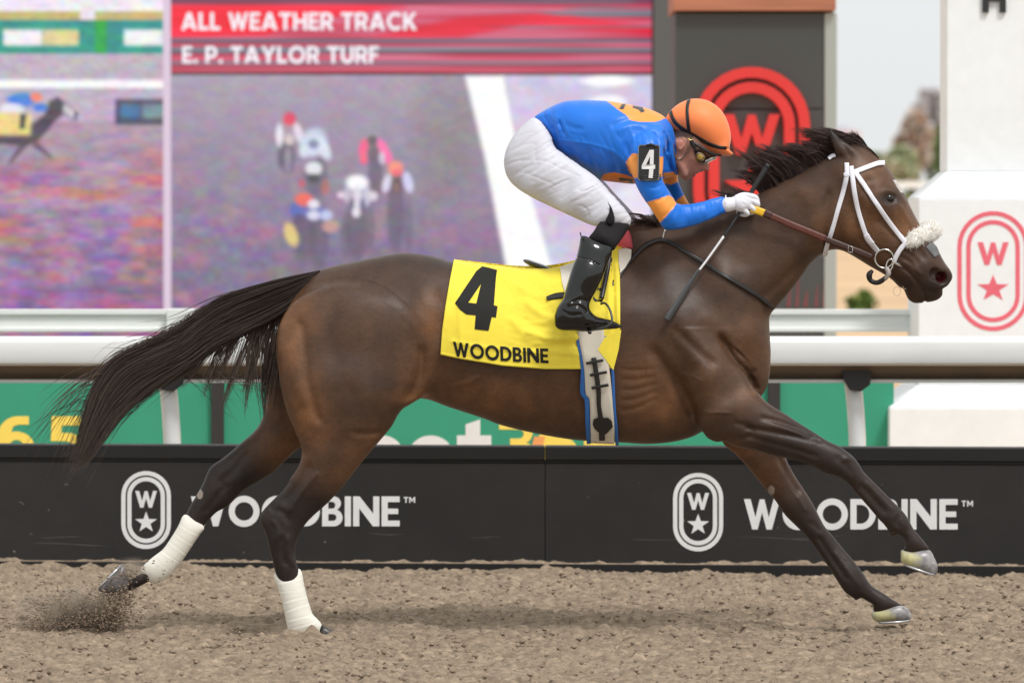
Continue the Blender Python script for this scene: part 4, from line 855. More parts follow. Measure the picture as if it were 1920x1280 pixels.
# ears (a pair), shoulder, haunch and cheek masses
ear = [(1557, 243), (1566, 251), (1578, 262), (1593, 272), (1607, 281), (1619, 295), (1614, 310), (1598, 311), (1580, 298), (1566, 284), (1559, 268), (1555, 252)]
hv.pillow(ear, 0.75, -0.062, 0.012, -0.06, smooth=3)
hv.pillow([(x-3, y+1) for x, y in ear], 0.75, 0.062, 0.012, 0.06, smooth=3)
for sg_ in (-1, 1):
    SH = lambda p, w, a: hv.stroke(p, w, a, sg_, 0.0, -.15*1)
    if sg_ < 0:
        SH([(1330, 470), (1360, 540), (1392, 620), (1410, 690)], 34, -0.020); SH([(1215, 450), (1260, 560), (1310, 660), (1350, 760)], 40, -0.022); SH([(1290, 690), (1330, 750), (1360, 800)], 34, -0.014)
    else: SH([(1240, 500), (1320, 620), (1390, 700)], 50, -0.02)
for sgn in (-1, 1):
    hv.chain([(1575, 395, sgn*0.030, 0.052), (1590, 425, sgn*0.030, 0.045)], 0.03)                      # cheek
    hv.chain([(1652, 352, sgn*0.068, 0.014), (1672, 360, sgn*0.068, 0.014), (1690, 380, sgn*0.055, 0.01)], 0.02)    # brow
    hv.chain([(1650, 395, sgn*0.055, 0.010), (1700, 432, sgn*0.043, 0.008)], 0.018)                     # facial crest
    hv.chain([(1765, 502, sgn*0.036, 0.012), (1779, 514, sgn*0.034, 0.011), (1774, 532, sgn*0.036, 0.009), (1757, 538, sgn*0.042, 0.009), (1746, 528, sgn*0.045, 0.008), (1744, 512, sgn*0.044, 0.009), (1752, 502, sgn*0.042, 0.009), (1765, 502, sgn*0.036, 0.012)], 0.010)  # rim of the nostril
    hv.chain([(1754, 514, sgn*0.066, 0.022), (1766, 521, sgn*0.064, 0.022), (1761, 518, sgn*0.026, 0.017), (1756, 516, sgn*0.016, 0.010)], 0.008, mode='s')                   # nostril
    pass
mouth = [(1676, 497), (1693, 503), (1709, 518), (1722, 534), (1731, 548), (1734, 566)]
hv.stroke(mouth, 2.6, 0.007, 0, Y0=0, soft_ends=False)
hv.stroke([(1662, 372), (1671, 374)], 8, 0.009, 0, Y0=-.08, soft_ends=False)
G_ = lambda path, w, a, side=-1, y=0.0, Y0=-.18: hv.stroke(path, w, a*(1.45 if w < 7 else 1.1), side, y, Y0)
# shoulder and foreleg
G_([(1214, 640), (1240, 680), (1265, 715), (1290, 755), (1311, 795)], 12, 0.016)
G_([(1240, 560), (1290, 640), (1330, 700), (1370, 750)], 26, -0.006)
G_([(1345, 622), (1362, 650), (1380, 678), (1398, 695), (1410, 712), (1423, 742)], 7, 0.013)
G_([(1422, 690), (1408, 705), (1412, 722)], 5, 0.004)
G_([(1255, 606), (1290, 640), (1320, 668), (1350, 690)], 9, 0.006)
G_([(1300, 590), (1345, 610), (1380, 640)], 16, -0.005)
G_([(1390, 800), (1430, 806), (1480, 816), (1530, 826)], 5, 0.006); G_([(1420, 781), (1460, 790), (1500, 806), (1545, 832)], 4.5, 0.005)
G_([(1370, 792), (1400, 797), (1410, 812), (1380, 826)], 5, 0.004); G_([(1316, 772), (1340, 773), (1370, 774)], 1.8, -0.0016)
G_([(1560, 852), (1585, 872), (1600, 893)], 6, 0.003); G_([(1610, 905), (1640, 937), (1665, 965)], 4.5, 0.0045); G_([(1600, 915), (1640, 957), (1660, 981)], 4.5, -0.003)
G_([(1700, 985), (1696, 1005), (1706, 1018)], 5, 0.003)
G_([(1455, 850), (1475, 890), (1500, 930)], 5, 0.006, 1, 0.02, .13); G_([(1530, 1000), (1560, 1045), (1590, 1090)], 4.5, 0.0045, 0, Y0=.13)
G_([(1395, 815), (1440, 828), (1490, 842), (1540, 858)], 5, 0.0035); G_([(1440, 795), (1480, 806), (1520, 824)], 4, -.003); G_([(1575, 868), (1590, 858), (1600, 868)], 4, -.003); G_([(1622, 900), (1650, 930), (1680, 960)], 4, -.0025)
G_([(1668, 1000), (1676, 1004), (1684, 1000)], 4, -.005); G_([(1690, 962), (1682, 978), (1690, 992)], 4, .0035); G_([(1600, 1120), (1607, 1124), (1614, 1118)], 4, -.005, 0, Y0=.13); G_([(1470, 880), (1492, 925), (1512, 962)], 4, -.003, 0, Y0=.13); G_([(1512, 975), (1528, 985), (1540, 1000)], 4, .003, 0, Y0=.13); G_([(1560, 1030), (1590, 1070), (1612, 1100)], 3.5, -.0025, 0, Y0=.13)
G_([(600, 880), (560, 930), (540, 965)], 5, -.004); G_([(545, 900), (520, 935), (505, 960)], 4, .004); G_([(505, 970), (520, 990), (518, 1020)], 4, -.003); G_([(540, 1000), (542, 1035), (550, 1066)], 3.5, -.003)
# neck
G_([(1545, 474), (1500, 500), (1460, 535), (1420, 570)], 10, 0.007); G_([(1520, 340), (1470, 372), (1420, 400), (1360, 430)], 14, -0.004); G_([(1560, 350), (1550, 400), (1548, 450), (1560, 468)], 7, 0.008)
G_([(1255, 450), (1300, 470), (1350, 500), (1390, 560)], 20, -0.004); G_([(1440, 420), (1400, 470), (1390, 530)], 18, 0.003)
# ribs and belly, flank
for k_ in range(5): G_([(1160, 690+k_*20), (1190, 694+k_*18), (1235, 690+k_*14)], 4, 0.0022)
for k_ in range(7): G_([(880+k_*34, 690), (868+k_*34, 740), (850+k_*34, 775)], 8, 0.0014)
G_([(792, 640), (790, 690), (778, 722), (757, 757)], 9, 0.012); G_([(842, 728), (880, 716), (905, 700)], 5, -0.003); G_([(800, 727), (850, 738), (900, 735)], 12, 0.005)
G_([(760, 590), (800, 600), (830, 560)], 24, -0.006); G_([(830, 520), (815, 560), (820, 620), (805, 660)], 20, 0.006)
# haunch
G_([(560, 590), (572, 650), (578, 710), (592, 770), (612, 800)], 9, 0.008); G_([(541, 620), (552, 700), (580, 775)], 14, -0.005); G_([(640, 540), (615, 620), (640, 700), (660, 770)], 20, 0.004)
G_([(655, 808), (690, 812), (720, 806)], 6, 0.004); G_([(700, 700), (690, 770), (650, 830)], 24, -0.005)
G_([(585, 860), (560, 910), (525, 950)], 8, 0.008); G_([(640, 850), (600, 900), (560, 950)], 14, -0.003); G_([(500, 955), (530, 960), (545, 985)], 6, 0.004); G_([(528, 1000), (530, 1040), (538, 1066)], 5, 0.004)
G_([(470, 840), (440, 880), (405, 910)], 7, 0.006, 0, 0, .13); G_([(430, 900), (400, 940), (380, 965)], 6, 0.004, 0, 0, .13)
# head
G_([(1620, 470), (1650, 470), (1680, 480)], 7, 0.005, 0); G_([(1705, 445), (1730, 475), (1742, 495)], 7, 0.006, 0); G_([(1690, 490), (1715, 500), (1735, 520)], 4, -0.003, 0); G_([(1640, 405), (1670, 430), (1690, 455)], 7, 0.006, 0); G_([(1612, 440), (1630, 460), (1655, 474)], 5, 0.005, 0); G_([(1640, 330), (1625, 345), (1618, 370)], 7, 0.005, 0); G_([(1600, 350), (1585, 390), (1590, 440), (1612, 462)], 12, -0.005, 0); G_([(1680, 372), (1700, 400), (1716, 430)], 5, -0.003, 0); G_([(1694, 470), (1712, 478), (1730, 498)], 3, .003, 0); G_([(1688, 478), (1704, 488), (1722, 506)], 3, .0025, 0); G_([(1738, 540), (1750, 548), (1764, 546)], 3, .004, 0)
G_([(1650, 362), (1665, 357), (1682, 364)], 3, -0.0026, 0, 0, -.08); G_([(1652, 381), (1666, 387), (1681, 381)], 3, -0.0016, 0, 0, -.08); G_([(1640, 345), (1630, 365), (1640, 385)], 7, 0.004, 0, 0, -.08)
G_([(1571, 258), (1585, 278), (1597, 298)], 3.5, 0.006, -1, -0.07, -.07)
for q in ([(1620, 420), (1640, 440), (1636, 460)], [(1275, 700), (1300, 706), (1320, 716)], [(1325, 776), (1350, 771), (1378, 774)], [(1338, 790), (1348, 780), (1352, 774)], [(1690, 440), (1704, 462), (1700, 480)], [(1672, 430), (1684, 444), (1690, 462)]):
    G_(q, 1.8, -0.0013)
print('carved', time.time()-tH)
# coat: dark bay with black points; tan patches, bright highlight on the buttock painted in
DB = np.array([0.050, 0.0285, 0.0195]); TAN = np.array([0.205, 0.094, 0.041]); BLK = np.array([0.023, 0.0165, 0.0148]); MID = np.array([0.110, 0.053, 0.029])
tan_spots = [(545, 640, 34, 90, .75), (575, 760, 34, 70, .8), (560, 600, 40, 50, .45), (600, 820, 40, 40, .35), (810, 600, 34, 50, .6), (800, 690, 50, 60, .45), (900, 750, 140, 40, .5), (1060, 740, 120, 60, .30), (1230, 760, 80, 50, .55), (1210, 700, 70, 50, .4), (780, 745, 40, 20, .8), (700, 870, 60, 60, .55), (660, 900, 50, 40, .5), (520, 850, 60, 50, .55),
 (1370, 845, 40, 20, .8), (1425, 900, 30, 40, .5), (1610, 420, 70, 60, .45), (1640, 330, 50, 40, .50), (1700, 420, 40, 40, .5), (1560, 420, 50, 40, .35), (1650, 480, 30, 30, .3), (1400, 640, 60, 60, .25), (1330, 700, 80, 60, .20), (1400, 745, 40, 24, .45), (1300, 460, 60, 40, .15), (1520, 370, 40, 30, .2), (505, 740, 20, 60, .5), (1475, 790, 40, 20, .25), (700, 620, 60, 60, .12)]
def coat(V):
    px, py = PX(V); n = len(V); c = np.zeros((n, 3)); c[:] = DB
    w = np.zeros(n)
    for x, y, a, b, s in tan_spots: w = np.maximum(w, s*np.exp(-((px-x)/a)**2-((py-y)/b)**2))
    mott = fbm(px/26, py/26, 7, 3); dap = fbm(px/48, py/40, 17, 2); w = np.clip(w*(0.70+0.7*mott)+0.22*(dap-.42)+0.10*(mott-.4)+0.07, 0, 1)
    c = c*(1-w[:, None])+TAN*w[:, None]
    # black points: lower limbs, ears, muzzle
    def pts(a, b, c0, c1): return np.clip((a-b)/(c0), 0, 1)
    leg = np.zeros(n)
    hind_n = (px < 720) & (V[:, 1] < 0) & (px > 470); leg = np.where(hind_n, np.clip((py-870+0.35*(600-px))/90, 0, 1), leg)
    hind_f = (px < 640) & (V[:, 1] >= 0); leg = np.where(hind_f, np.clip(((560-px)+(py-800)*.9-70)/110, 0, 1), leg)
    fore_n = (px > 1330) & (V[:, 1] < 0) & (py > 740); leg = np.where(fore_n, np.clip(((px-1330)*.8+(py-760)*.6-10)/140, 0, 1)*.82, leg)
    fore_f = (px > 1330) & (V[:, 1] >= 0) & (py > 780); leg = np.where(fore_f, np.clip((py-880)/110, 0, 1)*.85, leg)
    muz = np.clip(1-np.hypot((px-1752)/52, (py-536)/46), 0, 1)**.5*.85; muz = np.maximum(muz, np.clip(1-np.hypot((px-1700)/40, (py-535)/24), 0, 1)*.8)
    eye_ = np.clip(1.25-np.hypot((px-1666)/24, (py-373)/15), 0, 1)*.92; earb = np.clip((282-py)/26, 0, 1)*(px < 1625)*(px > 1550)
    crest = np.clip(1-np.abs(py-(330+(1486-px)*.55))/26, 0, 1)*(px > 1240)*(px < 1560)*.35
    top = np.clip((540-py)/60, 0, 1)*(px < 1150)*.30
    hb_ = np.clip(((1255 - px)/70), 0, 1)*np.clip((px-1160)/14, 0, 1)*np.clip((462-py)/20, 0, 1)
    d = np.clip(np.maximum.reduce([leg*(0.85+.3*mott), muz, eye_, earb, crest, top]), 0, 1)
    c = c*(1-d[:, None])+BLK*d[:, None]
    ns = np.clip(1-np.hypot((px-1760)/19, (py-518)/15), 0, 1)*3; dn = np.clip(ns, 0, 1)*(np.abs(V[:, 1]) < 0.036)
    c = c*(1-dn[:, None])+np.array([.085, .010, .011])*dn[:, None]
    st = (np.abs(px-(1684+(py-348)*.62)) < 3.6)*(py > 337)*(py < 361)*(np.abs(V[:, 1]) < .06); c[st > 0] = (.5, .47, .44)
    # callus (chestnut) on the inside of the far limbs
    for x, y in ((1446, 918), (375, 926)):
        q = np.hypot((px-x)/6, (py-y)/9) < 1; c[q] = (.30, .25, .21)
    c *= (0.86+0.28*fbm(px/7, py/5, 9, 3))[:, None]
    return np.clip(c, 0, 1)
coat_m = pm('horse_coat', attr=True, rough=0.43, spec=0.30, bump=[(26, 0.16, 0.006, (1, 1, 1.6)), (75, 0.10, 0.003), (420, 0.25, 0.0015, (1, 1, 3))], noise=[(16, .12), (150, .14, (1, 1, 2.2)), (420, .18, (1, 1, 3))])
horse = thing('racehorse', 'dark bay racehorse galloping at full stretch with black legs and white star', 'horse', (float(P(960, 1190, 0)[0]), 0, 0))
body = vol_obj(hv, 'body', coat_m, horse, coat, 2)
print('horse skinned', time.time()-tH, len(body.data.vertices))
# eyes
eye_m = pm('eye', (0.010, 0.006, 0.004), 0.12, spec=0.45)
for sgn in (-1, 1):
    c = hv.hit(1666.5, 373)[0]; c = np.array([c[0], sgn*(abs(c[1])-0.0135), c[2]]); v = Vol(c[0]-.03, c[0]+.03, c[1]-.03, c[1]+.03, c[2]-.03, c[2]+.03, 0.002); v.chain([(*c, 0.0215)], 0, world=True); vol_obj(v, 'eye', eye_m, horse, None, 1)
# hooves
def hoofcol(yel, base=(.27, .26, .26)):
    def f(V):
        px, py = PX(V); c = np.zeros((len(V), 3)); n = fbm(px/7, py/5, 33, 3); c[:] = np.array(base)*(0.45+1.1*n)[:, None]
        if yel: d = np.clip(1.6-np.hypot((px-yel[0])/yel[2], (py-yel[1])/yel[3])-1.2*(n-.5), 0, 1)**.5; c = c*(1-d[:, None])+np.array([.52, .48, .25])*d[:, None]
        return c
    return f
hoof_m = pm('hoof_horn', attr=True, rough=0.35, spec=0.5, noise=(60, .15, (1, 1, .2)), bump=(90, .2, .001, (1, 1, .15))); steel = pm('aluminium_shoe', (.62, .63, .65), 0.3, metal=0.9)
def make_hoof(poly, Yc, lam, yel, shoe, base=(.27, .26, .26)):
    w = P(*np.array(poly, float).T, Yc); v = Vol(w[:, 0].min()-.02, w[:, 0].max()+.02, Yc-.09, Yc+.09, w[:, 2].min()-.02, w[:, 2].max()+.02, 0.0035)
    v.pillow(poly, lam, Yc, 0, Yc, smooth=2); o = vol_obj(v, 'hoof', hoof_m, horse, hoofcol(yel, base), 1)
    p = [(x, y, Yc) for x, y in shoe]; a, b = P(*shoe[0], Yc), P(*shoe[-1], Yc); c = (a+b)/2; ax = (b-a)/2; n = 14; pts = []
    for t in np.linspace(-2.6, 2.6, n): pts.append(c+ax*0.96*math.cos(t)+np.array([0, math.sin(t)*np.linalg.norm(ax)*.82, 0]))
    tube('shoe', pts, 0.0042, steel, o, ns=6, world=True, sm=1); return o
make_hoof([(1690, 1030), (1689, 1043), (1690, 1053), (1706, 1062), (1725, 1071), (1742, 1076), (1754, 1077), (1758, 1070), (1757, 1056), (1751, 1043), (1744, 1031), (1728, 1029), (1710, 1033)], -0.13, [(1700, 1040, 1.2), (1750, 1060, 1.1)], (1703, 1050, 16, 12), [(1691, 1056), (1754, 1078)])
make_hoof([(1634, 1146), (1634, 1155), (1641, 1164), (1660, 1164), (1685, 1163), (1706, 1161), (1709, 1153), (1705, 1144), (1698, 1137), (1682, 1133), (1664, 1137), (1648, 1142)], 0.13, [(1650, 1150, 1.2), (1700, 1150, 1.1)], (1652, 1156, 18, 11), [(1642, 1166), (1707, 1162)])
make_hoof([(236, 1062), (228, 1058), (212, 1072), (196, 1090), (184, 1104), (188, 1109), (204, 1111), (224, 1112), (240, 1109), (244, 1095), (240, 1078)], 0.11, [(220, 1080, 1.15)], None, [(229, 1057), (184, 1104)], (.15, .14, .14))
make_hoof([(602, 1172), (596, 1182), (594, 1196), (606, 1200), (622, 1199), (632, 1193), (625, 1183), (613, 1175)], -0.12, 1.0, None, [(598, 1200), (628, 1199)], (.06, .055, .05))

# ------------------------------------------------------------------ tail
def strands(n, m, fn): 
    C = np.zeros((n, m, 3)); 
    for i in range(n): C[i] = fn(i)
    return C
hair_m = pm('tail_hair', attr=True, rough=0.55, spec=0.28)
top_g = resample(crom([(600, 507), (546, 519), (481, 536), (415, 560), (369, 589), (323, 624), (270, 648), (215, 674), (184, 712), (166, 755), (150, 810), (140, 850), (128, 876)], 5), 60)
bot_g = resample(crom([(592, 520), (560, 565), (510, 600), (450, 628), (402, 650), (369, 676), (333, 700), (304, 716), (268, 742), (232, 773), (196, 818), (165, 858), (138, 878)], 5), 60)
def tail_strand(i):
    w = rng.beta(1.1, 1.1); L_ = 0.45+0.55*rng.random()**0.85; s0 = rng.random()**2*0.55 if rng.random() < .6 else 0
    L_ = min(1, max(L_, s0+.25)); t = np.linspace(s0, L_, 22)*59; w2 = np.clip(w+rng.normal(0, .05)*np.linspace(0, 1, 22), 0, 1)
    g = np.stack([np.interp(t, np.arange(60), top_g[:, k])*(1-w2)+np.interp(t, np.arange(60), bot_g[:, k])*w2 for k in (0, 1)], 1)
    u = np.linspace(0, 1, 22); amp = 4.0*u; ph = rng.random()*6; fr = 2+3*rng.random()
    g[:, 1] += amp*1.5*np.sin(u*fr*1.5+ph)*.9+rng.normal(0, 1)*7*u**2+rng.normal(0, 1.6)*np.sin(u*3.1); g[:, 0] += amp*np.cos(u*fr+ph)*.6
    if rng.random() < 0.10: g[:, 1] += (rng.normal(0, 1)*26)*u**2.2; g[:, 0] -= rng.random()*26*u**3
    fat = np.interp(t/59, [0, .12, .5, .85, 1], [.035, .05, .06, .045, .018]); a = rng.random()*6.28; rr_ = math.sqrt(rng.random())
    Yv = fat*math.cos(a)*rr_*1.0
    return P(g[:, 0], g[:, 1], Yv)
C1 = strands(4600, 22, tail_strand)
TU = [(575, 570, 70, -12, 20), (556, 590, 90, -14, 30), (532, 606, 120, -14, 60), (520, 614, 150, -16, 70), (508, 620, 175, -10, 70), (497, 622, 140, -24, 50), (486, 622, 165, -30, 60), (474, 624, 120, -30, 50), (462, 626, 150, -46, 50), (448, 628, 100, -44, 40), (436, 632, 130, -60, 34), (420, 640, 80, -50, 30), (404, 650, 90, -60, 24), (512, 616, 215, 4, 16), (470, 625, 230, 40, 8), (452, 630, 200, 60, 6)]
def tuft(x0, y0, ln, dr, n):
    C = np.zeros((n, 18, 3)); u = np.linspace(0, 1, 18); k1, k2, ph = rng.normal(0, 9), rng.random()*4+2, rng.random()*6
    for i in range(n):
        q = rng.normal(0, 1); sp = (1-u*.75)*q*6.5+rng.normal(0, 2.2)*u**2; l2 = ln*(.35+.65*rng.random()**.7)
        x = x0+14*(1-u)**2+dr*u*l2/ln+k1*u**2+5*np.sin(u*k2+ph)*u+sp; y = y0-22*(1-u)**2+l2*u**1.05+rng.normal(0, 3)
        C[i] = P(x, y, rng.normal(0, .012)+0*u)
    return C
C2 = np.concatenate([tuft(*t) for t in TU])
def curlw(i):
    sx, sy = 330+rng.random()*110, 690+rng.random()*15; m = 18; u = np.linspace(0, 1, m); x = sx+u*(60+80*rng.random())+12*np.sin(u*5+rng.random()); y = sy+u*(30+70*rng.random())+16*np.sin(u*4+rng.random()*3)
    return P(x, y, rng.normal(0, .015)+0*u)
C3 = strands(16, 18, curlw)
def fly(i):
    t0 = .35+.5*rng.random(); k = int(t0*59); x0, y0 = top_g[k]; m = 18; u = np.linspace(0, 1, m); x = x0-u*(50+90*rng.random()); y = y0-14*rng.random()*np.sin(u*3)+u**1.5*(50+110*rng.random())+rng.normal()*6*u
    return P(x, y, rng.normal(0, .02)+0*u)
C4 = strands(110, 18, fly)
def haircol(n, a=(.020, .013, .012), b=(.060, .040, .032)): t = rng.random((n, 1)); return np.array(a)*(1-t)+np.array(b)*t
hairs('tail', C1, 0.0008+0.0009*rng.random(len(C1)), hair_m, horse, haircol(len(C1), (.015, .010, .009), (.050, .034, .027)), tip=(.17, .13, .11))
C24 = np.concatenate([C2, C3, C4]); hairs('tail_wisps', C24, 0.0008+0.0006*rng.random(len(C24)), hair_m, horse, haircol(len(C24), (.024, .016, .014), (.15, .11, .09)))
dock = Vol(*[float(v) for v in (P(250, 600)[0], P(625, 600)[0], -.09, .09, P(0, 800)[2], P(0, 480)[2])], 0.006)
dk = [tuple(top_g[k]*.93+bot_g[k]*.07) for k in range(0, 44, 3)]+[tuple(bot_g[k]*.90+top_g[k]*.10) for k in range(43, -1, -3)]
dock.pillow(dk, 0.8, 0, 0, smooth=2, off=0.004); vol_obj(dock, 'tail_core', pm('tail_core', (.016, .011, .010), 0.6, noise=(120, .3, (1, 1, 3))), horse, None, 2)
# ------------------------------------------------------------------ mane
mane_sets = [  # roots along the crest, tips, strands, bow, reach
 ([(1182, 420), (1215, 419), (1250, 424), (1300, 408), (1350, 396)], [(1172, 446), (1182, 466), (1200, 472), (1225, 452), (1280, 424)], 700, -12, (.5, 1)),
 ([(1210, 420), (1260, 420), (1300, 408)], [(1172, 412), (1196, 414), (1225, 414)], 500, -8, (.5, 1)),
 ([(1300, 407), (1340, 396), (1385, 381), (1420, 366)], [(1230, 412), (1270, 394), (1306, 376), (1342, 362)], 620, -6, (.5, 1)),
 ([(1425, 363), (1450, 347), (1476, 336), (1500, 324)], [(1386, 340), (1398, 318), (1412, 294), (1438, 284)], 900, -12, (.55, 1.05)),
 ([(1425, 363), (1452, 347), (1476, 335)], [(1352, 356), (1366, 330), (1392, 312)], 90, -6, (.6, 1.1)),
 ([(1440, 355), (1470, 338)], [(1376, 300), (1402, 276)], 120, -10, (.7, 1.1)),
 ([(1476, 336), (1500, 323), (1530, 307), (1552, 296)], [(1404, 290), (1424, 284), (1448, 274), (1480, 282)], 900, -12, (.5, 1)),
 ([(1530, 307), (1556, 294), (1580, 280), (1604, 270)], [(1490, 288), (1488, 268), (1486, 250), (1494, 242)], 900, -7, (.55, 1.0)),
 ([(1600, 268), (1618, 274), (1634, 284), (1648, 298)], [(1520, 262), (1505, 250), (1490, 244), (1500, 238)], 620, -12, (.5, 1)),
 ([(1612, 272), (1630, 280), (1650, 300)], [(1580, 268), (1578, 258), (1590, 252)], 300, -10, (.6, 1)),
]
CC = []
for roots, tips, n, bow, (l0, l1) in mane_sets:
    rc = resample(crom(roots, 5), 40); tcp = resample(crom(tips, 5), 40); ncl = max(6, n//26)
    cw = rng.random(ncl); cL = l0+(l1-l0)*rng.random(ncl)**.8; cof = rng.normal(0, 1, (ncl, 2))*np.array([9, 6]); cb = .5+.9*rng.random(ncl); cy = rng.normal(0, .013, ncl); cph = rng.random(ncl)*6
    for i in range(n):
        j = rng.integers(0, ncl); w = np.clip(cw[j]+rng.normal(0, .05), 0, 1); r0 = np.array([np.interp(w*39, np.arange(40), rc[:, k]) for k in (0, 1)]); w1 = np.clip(cw[j]+rng.normal(0, .018), 0, 1); r1 = np.array([np.interp(w1*39, np.arange(40), tcp[:, k]) for k in (0, 1)])
        L_ = cL[j]*(.75+.35*rng.random()); u = np.linspace(0, 1, 16); lift = np.array([0, bow*cb[j]]); cl = cof[j]+rng.normal(0, 1, 2)*np.array([3, 2.2])
        p = r0*(1-u[:, None]*L_)+r1*u[:, None]*L_+lift*np.sin(u*math.pi*.9)[:, None]+cl*(u[:, None]**2)+np.stack([1.5*np.cos(u*5+cph[j])*u, 3.0*np.sin(u*5+cph[j])*u], 1)
        p[0] += [0, 3]; Yv = cy[j]+rng.normal(0, .006)-0.03*np.sin(u*2)*(rng.random()-.2)
        CC.append(P(p[:, 0], p[:, 1], Yv))
CC = np.array(CC); hairs('mane', CC, 0.0008+0.0006*rng.random(len(CC)), hair_m, horse, haircol(len(CC), (.020, .012, .011), (.062, .036, .031)), tip=(.13, .075, .065))
print('hair', time.time()-tH)
# ================================================================== TACK
bridle_m = pm('white_strap', lin((232, 232, 240)), 0.5, spec=0.4, bump=(300, .2, .0008)); blk_l = pm('black_leather', lin((34, 32, 31)), 0.38, spec=0.5, bump=(200, .2, .0008))
brn_l = pm('brown_rubber_rein', lin((92, 46, 36)), 0.45, noise=(60, .15), bump=(320, .5, .001)); yel_l = pm('yellow_rein_wrap', lin((236, 186, 40)), 0.5, bump=(200, .3, .001)); steel_s = pm('steel', (.62, .60, .57), 0.22, metal=1.0)
fleece = pm('fleece', lin((240, 236, 228)), 0.95, spec=0.1, sheen=.3, noise=(30, .10), bump=[(70, .9, .006), (170, .7, .004)], speckle=(34, .66, lin((190, 176, 156))))
bridle = thing('bridle', 'white racing bridle with fleecy noseband on the head of the horse', 'bridle', tuple(P(1620, 400, -.1)))
def hstrap(name, path, w, off, th, mat, par, n=40, nv=4, ymax=.04): return patch(hv, name, strap_grid(path, w, n, nv), off, th, mat, par, ymax=ymax, smoothy=2)
hstrap('browband', [(1583, 329), (1592, 327), (1610, 320), (1628, 313), (1645, 307), (1658, 306)], 8.5, .003, .004, bridle_m, bridle)
hstrap('throat_strap', [(1588, 306), (1588, 330), (1582, 358), (1573, 388), (1563, 422), (1554, 450), (1549, 466), (1545, 480)], 8.2, .003, .004, bridle_m, bridle, 60)
hstrap('cheek_strap', [(1596, 312), (1599, 335), (1603, 364), (1609, 394), (1616, 418), (1624, 440), (1633, 455), (1648, 473)], 8.6, .004, .004, bridle_m, bridle, 60)
hstrap('cheek_keeper', [(1624, 440), (1629, 449), (1636, 458)], 10.5, .008, .003, bridle_m, bridle, 14)
hstrap('cross_strap', [(1604, 324), (1622, 350), (1645, 384), (1668, 417), (1698, 456)], 8.4, .004, .004, bridle_m, bridle, 60)
hstrap('lower_noseband', [(1703, 452), (1692, 462), (1683, 475), (1676, 490)], 8.6, .006, .004, bridle_m, bridle)
hstrap('headpiece', [(1567, 292), (1561, 293), (1554, 298)], 6, .003, .004, bridle_m, bridle)
def ring(name, px, py, rpx, Y, rad, mat, par, sy=1.0, rot=0.0, tiltY=0.0):
    n = 28; t = np.arange(n)/n*2*math.pi; u, v = rpx*np.cos(t), rpx*sy*np.sin(t); x = px+u*math.cos(rot)-v*math.sin(rot); y = py+u*math.sin(rot)+v*math.cos(rot)
    return tube(name, np.column_stack([x, y, Y+tiltY*np.sin(t)]), rad, mat, par, ns=8, closed=True, sm=1)
yb_ = float(hv.hit(1657, 485)[0][1])
ring('bit_ring', 1658, 485, 17.5, yb_-.014, .0032, steel_s, bridle, rot=.2)
tube('bit_mouthpiece', [(1672, 490, yb_-.016), (1684, 496, yb_-.006), (1694, 501, yb_+.012)], [.006, .0055, .004], steel_s, bridle)
ring('bit_link', 1668, 497, 6, yb_-.02, .003, steel_s, bridle, sy=1.9, rot=.25); tube('bit_wrap', [(1662, 503, yb_-.02), (1666, 512, yb_-.018), (1660, 524, yb_-.01)], [.008, .0095, .006], pm('grey_tape', lin((178, 168, 166)), .7, bump=(80, .6, .004)), bridle)
tube('curb_strap', [(1636, 507, -.045), (1630, 515, -.047), (1632, 525, -.045), (1642, 530, -.05), (1652, 527, -.054), (1662, 519, -.06)], [.006, .0115, .009, .0085, .0095, .007], blk_l, bridle)
ring('lip_ring', 1700.5, 528, 6, -.030, .0022, pm('brass', (.55, .45, .28), .35, metal=.9), bridle, sy=2.4, rot=.35); ring('lip_ring', 1682, 546, 7, -.02, .0007, steel_s, bridle, sy=1.2)
fv = Vol(*[float(q) for q in (P(1680, 0)[0], P(1775, 0)[0], -.11, .11, P(0, 475)[2], P(0, 405)[2])], .003)
yf = lambda x, y: float(hv.hit(np.array([x]), np.array([y]))[0][0][1])
fv.chain([(1705, 453, yf(1708, 455)-.006, .019), (1713, 448, yf(1716, 452)-.004, .027), (1728, 440, -.035, .032), (1742, 434, -.005, .033), (1746, 434, .02, .030), (1725, 442, .06, .025), (1706, 452, .075, .02)], 0)
def fl_noise(v):
    X = v.x[:, None, None]; Y = v.y[None, :, None]; Z = v.z[None, None, :]; v.F += (.002*(vn(X*85+Y*31, Z*85+Y*40, 5)-.5)+.0024*(vn(X*40-Y*30, Z*42+Y*22, 8)-.5)).astype(np.float32)*1.6
fl_noise(fv); fo = vol_obj(fv, 'noseband_fleece', fleece, bridle, None, 1)
fV = np.array([v.co for v in fo.data.vertices])+np.array(parent_loc(bridle)); fi = rng.integers(0, len(fV), 2600); fN = fv.normal(fV[fi]); uu = np.linspace(0, 1, 6)[None, :, None]
fd = fN+rng.normal(0, .45, fN.shape); fC = fV[fi][:, None]+fd[:, None]*uu*(.004+.006*rng.random((len(fi), 1, 1)))+rng.normal(0, .0012, (len(fi), 1, 3))*np.sin(uu*5)
hairs('wool', fC, .0007, pm('wool', lin((250, 248, 243)), .9), fo)
hstrap('nasal_strip', [(1741, 458), (1750, 468), (1757, 480)], [15, 16, 11], .0015, .0012, pm('grey_nasal_strip', lin((104, 104, 106)), .7, noise=(50, .15)), bridle, 14, 5)

